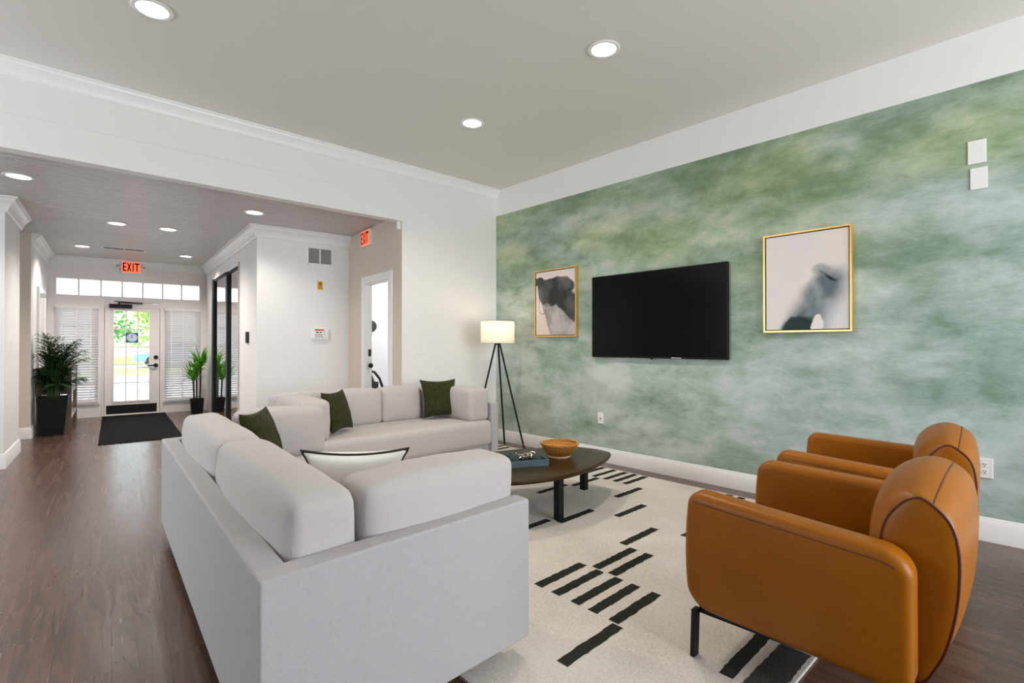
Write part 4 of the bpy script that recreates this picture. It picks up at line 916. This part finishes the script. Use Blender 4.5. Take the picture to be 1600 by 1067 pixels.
# ---------------------------------------------------------------- armchairs
CW, CD = 0.86, 0.74
def rrect(y0, y1, z0, z1, rs, n=8, slope=0.0, bow=0.0):
    """rounded rectangle outline, radii (y1z0, y1z1, y0z1, y0z0), ccw"""
    out = []
    for (cy, cz, r, a0) in ((y1 - rs[0], z0 + rs[0], rs[0], -90), (y1 - rs[1], z1 - rs[1], rs[1], 0), (y0 + rs[2], z1 - rs[2], rs[2], 90), (y0 + rs[3], z0 + rs[3], rs[3], 180)):
        for k in range(n + 1): a = R(a0 + 90 * k / n); out.append([cy + r * math.cos(a), cz + r * math.sin(a)])
    res = []
    for i in range(len(out)):                           # add points along straight runs
        p, q = Vector(out[i]), Vector(out[(i + 1) % len(out)]); k = max(1, int((q - p).length / 0.06)); res += [p + (q - p) * j / k for j in range(k)]
    ym, zm = (y0 + y1) / 2, (z0 + z1) / 2
    for p in res:
        s_ = (p.y - zm) / ((z1 - z0) / 2); u_ = (p.x - ym) / ((y1 - y0) / 2)
        if bow: p.x += bow * max(0, u_) * (1 - s_ * s_)
        if slope: p.y += slope * u_ * max(0, s_)
    return [tuple(p) for p in res]
def armchair(loc, rz, label):
    t = thing('armchair', loc, label, 'armchair', rz, 'pair of tan leather armchairs')
    L_ = lambda b: b
    hw = CW / 2; yf = 0.0                               # local: x across, y forward, front of the arms at y = 0
    side = rrect(-CD, -0.012, 0.207, 0.648, (0.085, 0.05, 0.085, 0.06), slope=0.02, bow=0.018)
    for s_ in (-1, 1):
        b = B(); b.slab(side, 0.115, 0.034, lambda a, c, h, s_=s_: (s_ * (hw - 0.0575 - a * 0.079) + h, a, c), puff=0.006, seg=6); o = obj('arm', b, M['leather'], t, smooth=50, local=True)
        top = sorted([p for p in side if p[1] > 0.45], key=lambda p: p[0])
        def ztop(y): k = max(1, min(len(top) - 1, sum(1 for p in top if p[0] < y))); p, q = top[k - 1], top[k]; return p[1] + (q[1] - p[1]) * max(0, min(1, (y - p[0]) / max(1e-6, q[0] - p[0])))
        seam = [(s_ * (hw - y * 0.079), y, ztop(y) - 0.038) for y in [-0.04 - (CD - 0.085) * k / 30 for k in range(31)]]
        b = B(); b.tube(seam, 0.0018, 5); obj('seam', b, M['leather_pipe'], o, local=True)
    b = B(); b.slab(rrect(-0.68, -0.035, -hw + 0.118, hw - 0.118, (0.05,) * 4), 0.16, 0.05, lambda a, c, h: (c, a, 0.345 + h), puff=0.015, seg=5); obj('seat_cushion', b, M['leather'], t, smooth=50, local=True)
    b = B(); b.box(-hw + 0.10, hw - 0.10, -CD + 0.02, -0.06, 0.205, 0.27); obj('seat_base', b, M['leather'], t, local=True, smooth=None)
    # back: a thick rounded bolster that leans back, crowned and bowed across its width
    base = []
    prof = [(-0.60, 0.30), (-0.600, 0.45), (-0.602, 0.60), (-0.615, 0.68), (-0.655, 0.745), (-0.715, 0.775), (-0.770, 0.758), (-0.812, 0.712), (-0.830, 0.64), (-0.832, 0.54), (-0.820, 0.42), (-0.792, 0.30), (-0.752, 0.225), (-0.715, 0.200), (-0.690, 0.215), (-0.682, 0.28)]
    pr = smooth_closed(prof, 5)
    b = B(); rings = []; n = 22
    cy, cz = -0.73, 0.50
    for i in range(n + 1):
        s_ = -1 + 2 * i / n; cr = 1 - s_ * s_; x = s_ * 0.352
        eb = 0.035 * max(0, (abs(s_) - 0.8) / 0.2) ** 2; rings.append([(x, y - eb * max(0, min(1, (y + 0.775) / 0.12)) - 0.018 * cr * max(0, min(1, (-0.70 - y) / 0.10)) + 0.02 * cr * max(0, min(1, (y + 0.70) / 0.08)), z + 0.062 * cr * max(0, min(1, (z - 0.45) / 0.25))) for y, z in pr])
    def shrink(ring, k, dx): return [(p[0] + dx, cy + (p[1] - cy) * k, cz + (p[2] - cz) * k) for p in ring]
    ends0 = [shrink(rings[0], k, dx) for k, dx in ((0.30, -0.012), (0.70, -0.010), (0.93, -0.006), (0.985, -0.002))]
    ends1 = [shrink(rings[-1], k, dx) for k, dx in ((0.985, 0.002), (0.93, 0.006), (0.70, 0.010), (0.30, 0.012))]
    b.loft(ends0 + rings + ends1); bk = obj('backrest', b, M['leather'], t, smooth=60, local=True)
    for rg, dx in ((rings[0], -0.001), (rings[-1], 0.001)):
        b = B(); b.tube([(p[0] + dx, p[1], p[2]) for p in rg], 0.0042, 6, closed=True); obj('piping', b, M['leather_pipe'], bk, local=True)
    k = min(range(len(pr)), key=lambda i: (pr[i][0] + 0.770) ** 2 + (pr[i][1] - 0.760) ** 2)
    b = B(); b.tube([rg[k] for rg in rings], 0.0026, 5); obj('top_seam', b, M['leather_pipe'], bk, local=True)
    # black metal underframe
    b = B()
    for s_ in (-1, 1): b.box(s_ * (hw - 0.06) - 0.02, s_ * (hw - 0.06) + 0.02, -CD + 0.05, -0.045, 0.180, 0.207)
    for y in (-0.075, -CD + 0.06): b.box(-hw + 0.06, hw - 0.06, y - 0.015, y + 0.015, 0.186, 0.206)
    obj('under_frame', b, M['black'], t, local=True, smooth=None)
    for s_ in (-1, 1):
        for y, z0 in ((-0.038, RT + 0.0013), (-CD + 0.055, 0.0)):
            b = B(); b.bar((s_ * (hw - 0.022), y + (0.006 if y > -0.3 else -0.02), z0), (s_ * (hw - 0.022), y, 0.20), 0.038, 0.018); obj('leg', b, M['black'], t, local=True, smooth=None)
    return t
a1 = armchair((2.342, 1.070, 0), R(2.0), 'tan leather armchair nearest the camera, its outer side facing the sofa')
a2 = copy_thing(a1, (3.436, 1.160, 0), R(6.0), 'tan leather armchair farther back, close to the green wall')

# ---------------------------------------------------------------- hall furnishings
b = HB(); b.box(-0.145, 0.755, 8.2, 11.38, 0, 0.010); obj('doormat', b, M['mat_black'], label='long black doormat in front of the glass exit door', cat='doormat', smooth=None)
# console table
t = thing('console_table', hall((-0.665, 10.5, 0)), 'brown wooden console table along the left hall wall', 'table', -HA)
C0, C1, V0, V1 = -0.845, -0.475, 9.80, 11.25
b = HB(); b.box(C0, C1 + 0.01, V0 - 0.01, V1 + 0.01, 0.88, 0.915); obj('table_top', b, M['console_wood'], t, smooth=None)
for u in (C0, C1 - 0.05):
    for v in (V0, V1 - 0.05): b = HB(); b.box(u, u + 0.05, v, v + 0.05, 0, 0.88); obj('leg', b, M['console_wood'], t, smooth=None)
b = HB(); b.box(C0 + 0.05, C1 - 0.05, V0 + 0.01, V0 + 0.03, 0.54, 0.88); obj('end_panel', b, M['console_wood'], t, smooth=None)
b = HB(); b.box(C0 + 0.05, C1 - 0.05, V1 - 0.03, V1 - 0.01, 0.54, 0.88); obj('end_panel', b, M['console_wood'], t, smooth=None)
b = HB(); b.box(C1 - 0.03, C1 - 0.01, V0 + 0.05, V1 - 0.05, 0.54, 0.88); fp = obj('patterned_front', b, M['pattern'], t, smooth=None); fp['label'] = 'black and white patterned front'
b = HB(); b.box(C0 + 0.02, C1 - 0.005, V0 + 0.02, V1 - 0.02, 0.175, 0.205); obj('lower_shelf', b, M['shelf_glass'], t, smooth=None)

# palm in a tall black planter
def planter(t, u, v, w0, w1, h, mt):
    b = HB(); c = [(-1, -1), (1, -1), (1, 1), (-1, 1)]
    b.loft([[(u + a * w0, v + d * w0, 0) for a, d in c], [(u + a * w1, v + d * w1, h) for a, d in c], [(u + a * (w1 - 0.015), v + d * (w1 - 0.015), h) for a, d in c], [(u + a * (w1 - 0.02), v + d * (w1 - 0.02), h - 0.04) for a, d in c]])
    obj('planter', b, mt, t, smooth=None, bevel=0.006)
    b = HB(); k = w1 - 0.021; b.box(u - k, u + k, v - k, v + k, h - 0.05, h - 0.03); obj('soil', b, M['soil'], t, smooth=None)
pu, pv = -0.655, 9.575
t = thing('potted_palm', hall((pu, pv, 0)), 'dark leafy potted palm in a tall black planter by the console table', 'plant', -HA)
planter(t, pu, pv, 0.115, 0.165, 0.53, M['pot'])
rp = random.Random(5); stems = HB(); leaves = HB()
for k in range(64):
    az = rp.uniform(0, 2 * PI); reach = rp.uniform(0.10, 0.36); hh = rp.uniform(0.22, 0.98); s0 = (pu + rp.uniform(-.06, .06), pv + rp.uniform(-.06, .06), 0.49)
    if math.cos(az) < -0.3: reach *= 0.45
    pts = []
    for j in range(13):
        q = j / 12; rr_ = reach * q ** 1.7; zz = 0.49 + hh * (1.35 * q - 0.42 * q ** 2.6)
        pts.append(Vector((max(UL + 0.02, s0[0] + rr_ * math.cos(az)), min(9.78, max(9.2, s0[1] + rr_ * math.sin(az) * 0.75)), zz)))
    stems.tube(pts, [0.006 * (1 - 0.7 * j / 12) for j in range(13)], 5)
    for j in range(4, 13):
        tdir = (pts[j] - pts[j - 1]).normalized(); sd = tdir.cross(Vector((0, 0, 1)))
        if sd.length < 1e-3: sd = Vector((1, 0, 0))
        sd.normalize(); ll = 0.20 * math.sin(PI * (j - 2.5) / 11.5) + 0.03
        for s_ in (-1, 1):
            for hf in (0, 0.5):
                p0 = pts[j - 1].lerp(pts[j], hf + 0.25); d = (sd * s_ * 0.85 + tdir * 0.6 + Vector((0, 0, rp.uniform(-0.35, 0.05)))).normalized(); wv = d.cross(Vector((0, 0, 1))).normalized() * 0.010
                p1 = p0 + d * ll * 0.5; p2 = p0 + d * ll + Vector((0, 0, -0.25 * ll))
                cl = lambda p: (max(UL + 0.006, p.x), min(9.785, p.y), p.z)
                leaves.add([cl(p0), cl(p1 + wv), cl(p2), cl(p1 - wv)], [(0, 1, 2, 3)])
obj('stems', stems, M['palm_stem'], t); obj('foliage', leaves, M['palm'], t, smooth=None)
# yucca-like plant in a small pot
yu, yv = 1.21, 10.95
t = thing('potted_yucca', hall((yu, yv, 0)), 'bright green cane plant in a small black pot beside the mirrored doors', 'plant', -HA)
planter(t, yu, yv, 0.085, 0.105, 0.27, M['pot'])
tufts = [(-0.055, -0.03, 0.60, 0.33), (0.055, 0.01, 0.86, 0.34), (0.0, 0.04, 0.74, 0.30)]
for (du, dv, hz, sp) in tufts:
    b = HB(); b.tube([(yu + du * 0.8, yv + dv, 0.22), (yu + du, yv + dv, 0.45), (yu + du * 1.1, yv + dv, hz + 0.05)], 0.014, 8); obj('cane', b, M['cane'], t)
leaves = HB(); ry = random.Random(8)
for (du, dv, hz, sp) in tufts:
    for k in range(44):
        az = ry.uniform(0, 2 * PI); el = ry.uniform(0.15, 1.35); ll = sp * ry.uniform(0.8, 1.3); base = Vector((yu + du * 1.1, yv + dv, hz + ry.uniform(-0.02, 0.08)))
        d = Vector((math.cos(az) * math.cos(el), math.sin(az) * math.cos(el), math.sin(el))); wd = d.cross(Vector((0, 0, 1))).normalized(); vs = []
        for j in range(6):
            q = j / 5; p = base + d * ll * q + Vector((0, 0, -0.30 * ll * q * q * math.cos(el))); w = 0.017 * (0.55 + 1.3 * q * (1 - q) * 2) * (1 - q ** 3) + 0.0005
            for s_ in (-1, 1):
                pp = p + wd * s_ * w; vs.append((min(UR - 0.06, pp.x), min(VE - 0.07, pp.y), pp.z))
        leaves.add(vs, [(2 * j, 2 * j + 1, 2 * j + 3, 2 * j + 2) for j in range(5)])
obj('foliage', leaves, M['yucca'], t, smooth=None)

# clock-dial sign hung on the door glass
t = thing('dial_sign', hall((0.265, VE + 0.008, 1.285)), 'small square clock-dial sign hanging on the exit door glass', 'sign', -HA)
sx, sz, sv = 0.265, 1.375, VE + 0.014
b = HB(); b.box(sx - 0.088, sx + 0.088, sv - 0.003, sv, sz - 0.09, sz + 0.09); obj('card', b, M['navy'], t, smooth=None)
b = HB(); b.lathe((sx, sv - 0.003, sz), [(0.078, 0), (0.078, -0.002), (0.0001, -0.002)], 32, axis='y'); dl = obj('dial', b, M['dial'], t, smooth=None)
for k in range(12):
    b = HB(); a = PI * k / 6; b.bar((sx + 0.058 * math.cos(a), sv - 0.006, sz + 0.058 * math.sin(a)), (sx + 0.070 * math.cos(a), sv - 0.006, sz + 0.070 * math.sin(a)), 0.006, 0.006)
    obj('hour_mark', b, M['navy'], dl, smooth=None)
b = HB(); b.bar((sx, sv - 0.008, sz - 0.01), (sx, sv - 0.008, sz + 0.062), 0.012, 0.004); b.bar((sx + 0.008, sv - 0.008, sz), (sx - 0.034, sv - 0.008, sz + 0.004), 0.012, 0.004); obj('hands', b, M['red'], dl, smooth=None)

# black exercise machine glimpsed in the side room
t = thing('exercise_machine', hall((3.05, 7.35, 0)), 'black exercise machine glimpsed through the side room doorway', 'exercise machine', -HA)
g0, g1 = 3.05, 7.35
b = HB(); b.box(g0 - 0.22, g0 + 0.18, g1 - 0.25, g1 + 0.25, 0, 0.10); b.lathe((g0 - 0.03, g1, 0.36), [(0.0001, -0.05), (0.24, -0.05), (0.26, -0.03), (0.26, 0.03), (0.24, 0.05), (0.0001, 0.05)], 32, axis='y'); obj('flywheel_base', b, M['black_soft'], t)
b = HB(); b.tube([(g0 - 0.05, g1, 0.30), (g0 - 0.08, g1, 0.62), (g0 - 0.10, g1, 0.88)], 0.035, 10); b.box(g0 - 0.15, g0 + 0.06, g1 - 0.10, g1 + 0.10, 0.56, 0.70); obj('mast', b, M['black_soft'], t)
b = HB(); b.tube([(g0 - 0.10, g1, 0.77), (g0 - 0.04, g1, 0.86), (g0 + 0.04, g1, 0.84), (g0 + 0.12, g1, 0.74), (g0 + 0.17, g1, 0.60)], 0.02, 8); b.tube([(g0 - 0.10, g1 - 0.03, 0.95), (g0 - 0.02, g1 - 0.03, 0.78), (g0 + 0.05, g1 - 0.03, 0.58)], 0.018, 8); obj('handlebar', b, M['black_soft'], t)
t = thing('wall_disc', hall((3.42, 8.3, 1.47)), 'round black disc on the wall of the bright side room', 'wall fixture', -HA)
b = HB(); b.lathe((3.42, 8.3, 1.56), [(0.09, 0), (0.097, -0.02), (0.092, -0.04), (0.0001, -0.045)], 32, axis='y'); obj('disc', b, M['black_soft'], t)
light('side_room_light', 'POINT', hall((4.0, 6.9, 2.5)), 70, (0.93, 0.96, 1.0), radius=0.25)

# ---------------------------------------------------------------- outside the glass door
b = HB(); b.box(-30, 40, 11.57, 24.0, -0.14, -0.02); struct('ground_forecourt', b, M['concrete'])
b = HB(); b.box(-30, 40, 24.0, 24.2, -0.14, 0.10); struct('kerb', b, M['concrete'])
b = HB(); b.box(-30, 40, 24.2, 32.2, -0.14, 0.06); obj('lawn_strip', b, M['grass'], label='mown green grass strip beyond the forecourt', cat='grass', kind='stuff', smooth=None)
b = HB(); b.box(-30, 40, 32.2, 40.0, -0.14, 0.03); struct('ground_road', b, M['asphalt'])
b = HB(); b.box(-30, 40, 40.0, 80.0, -0.14, 0.06); obj('lawn', b, M['grass'], label='green lawn under the trees beyond the road', cat='grass', kind='stuff', smooth=None)
# blue car, side-on, nose to the left
cu, cv = 0.85, 33.2
t = thing('car', hall((cu + 2, cv + 0.8, 0.03)), 'blue car parked beyond the grass, seen through the exit door', 'car', -HA)
side = [(0, 0.32), (0.02, 0.60), (0.10, 0.72), (0.5, 0.80), (1.10, 0.90), (1.75, 1.30), (2.2, 1.44), (3.1, 1.46), (3.7, 1.36), (4.2, 1.05), (4.35, 0.95), (4.42, 0.55), (4.38, 0.32)]
b = HB(); rings = []
for k, (dy, sc, top) in enumerate(((0, 0.96, 0.94), (0.10, 1, 1), (1.65, 1, 1), (1.75, 0.96, 0.94))):
    rings.append([(cu + 2.2 + (x - 2.2) * sc, cv + dy + (0.16 if (z > 1 and dy < 0.5) else (-0.16 if z > 1 else 0)), 0.03 + z * (top if z > 0.5 else 1)) for x, z in side])
b.loft(rings); obj('car_body', b, M['car_blue'], t, smooth=40)
b = HB(); b.add([(cu + 1.35, cv - 0.0, 1.0), (cu + 3.75, cv - 0.0, 1.0), (cu + 3.4, cv + 0.12, 1.36), (cu + 1.9, cv + 0.12, 1.36), (cu + 1.35, cv + 0.05, 1.0), (cu + 3.75, cv + 0.05, 1.0), (cu + 3.4, cv + 0.17, 1.36), (cu + 1.9, cv + 0.17, 1.36)], [(0, 1, 2, 3), (7, 6, 5, 4), (0, 4, 5, 1), (1, 5, 6, 2), (2, 6, 7, 3), (3, 7, 4, 0)]); obj('side_window', b, M['car_glass'], t, smooth=None)
for x in (0.85, 3.55):
    for y in (0.02, 1.55):
        b = HB(); b.lathe((cu + x, cv + y, 0.36), [(0.0001, -0.03), (0.20, -0.03), (0.22, -0.05), (0.33, -0.05), (0.35, 0), (0.33, 0.18), (0.0001, 0.18)], 24, axis='y'); obj('wheel', b, M['tyre'], t)
# trees
def tree(u, v, h, r, leaf, label, seed, trunk=0.12, low=0.35):
    q = random.Random(seed); t = thing('tree', hall((u, v, 0.06)), label, 'tree', -HA, 'trees beyond the road')
    b = HB(); b.tube([(u, v, 0.06), (u + 0.05, v, h * 0.4), (u - 0.1, v, h * 0.8)], [trunk, trunk * 0.8, trunk * 0.3], 8)
    for k in range(5): a = q.uniform(0, 2 * PI); b.tube([(u, v, h * 0.4), (u + r * 0.6 * math.cos(a), v + r * 0.6 * math.sin(a), h * q.uniform(0.55, 0.8))], [trunk * 0.4, trunk * 0.15], 5)
    obj('trunk', b, M['bark'], t)
    b = HB(); cl = [(u + q.uniform(-1, 1) * r * 0.7, v + q.uniform(-1, 1) * r * 0.7, h * q.uniform(low, 0.95)) for _ in range(16)]
    for c in cl:
        for _ in range(75):
            d = Vector((q.gauss(0, 1), q.gauss(0, 1), q.gauss(0, 0.8))); p = Vector(c) + d * r * 0.24; e1 = Vector((q.uniform(-1, 1), q.uniform(-1, 1), q.uniform(-1, 1))).normalized(); e2 = e1.cross(Vector((q.uniform(-1, 1), q.uniform(-1, 1), q.uniform(-1, 1)))).normalized(); s_ = q.uniform(0.10, 0.20)
            b.add([tuple(p - e1 * s_), tuple(p + e2 * s_ * 0.5), tuple(p + e1 * s_), tuple(p - e2 * s_ * 0.5)], [(0, 1, 2, 3)])
    obj('foliage', b, leaf, t, smooth=None)
tree(-0.6, 42.5, 6.5, 1.8, M['leaf_b'], 'green tree left behind the exit door glass', 1, low=0.2)
tree(2.4, 48, 7.0, 1.9, M['leaf_a'], 'yellow-green tree right behind the exit door glass', 2, low=0.22)
tree(7.0, 44, 6.5, 2.4, M['leaf_a'], 'yellow-green tree far right, glimpsed through the right blind', 3, low=0.25)
tree(-6.0, 46, 6.5, 2.4, M['leaf_b'], 'green tree far left, glimpsed through the left blind', 4, low=0.25)
b = HB(); b.box(-1.5, 9.0, 62, 68, 0.06, 6.5); hs = obj('house', b, M['house'], label='pale building wall behind the trees outside', cat='building', smooth=None)
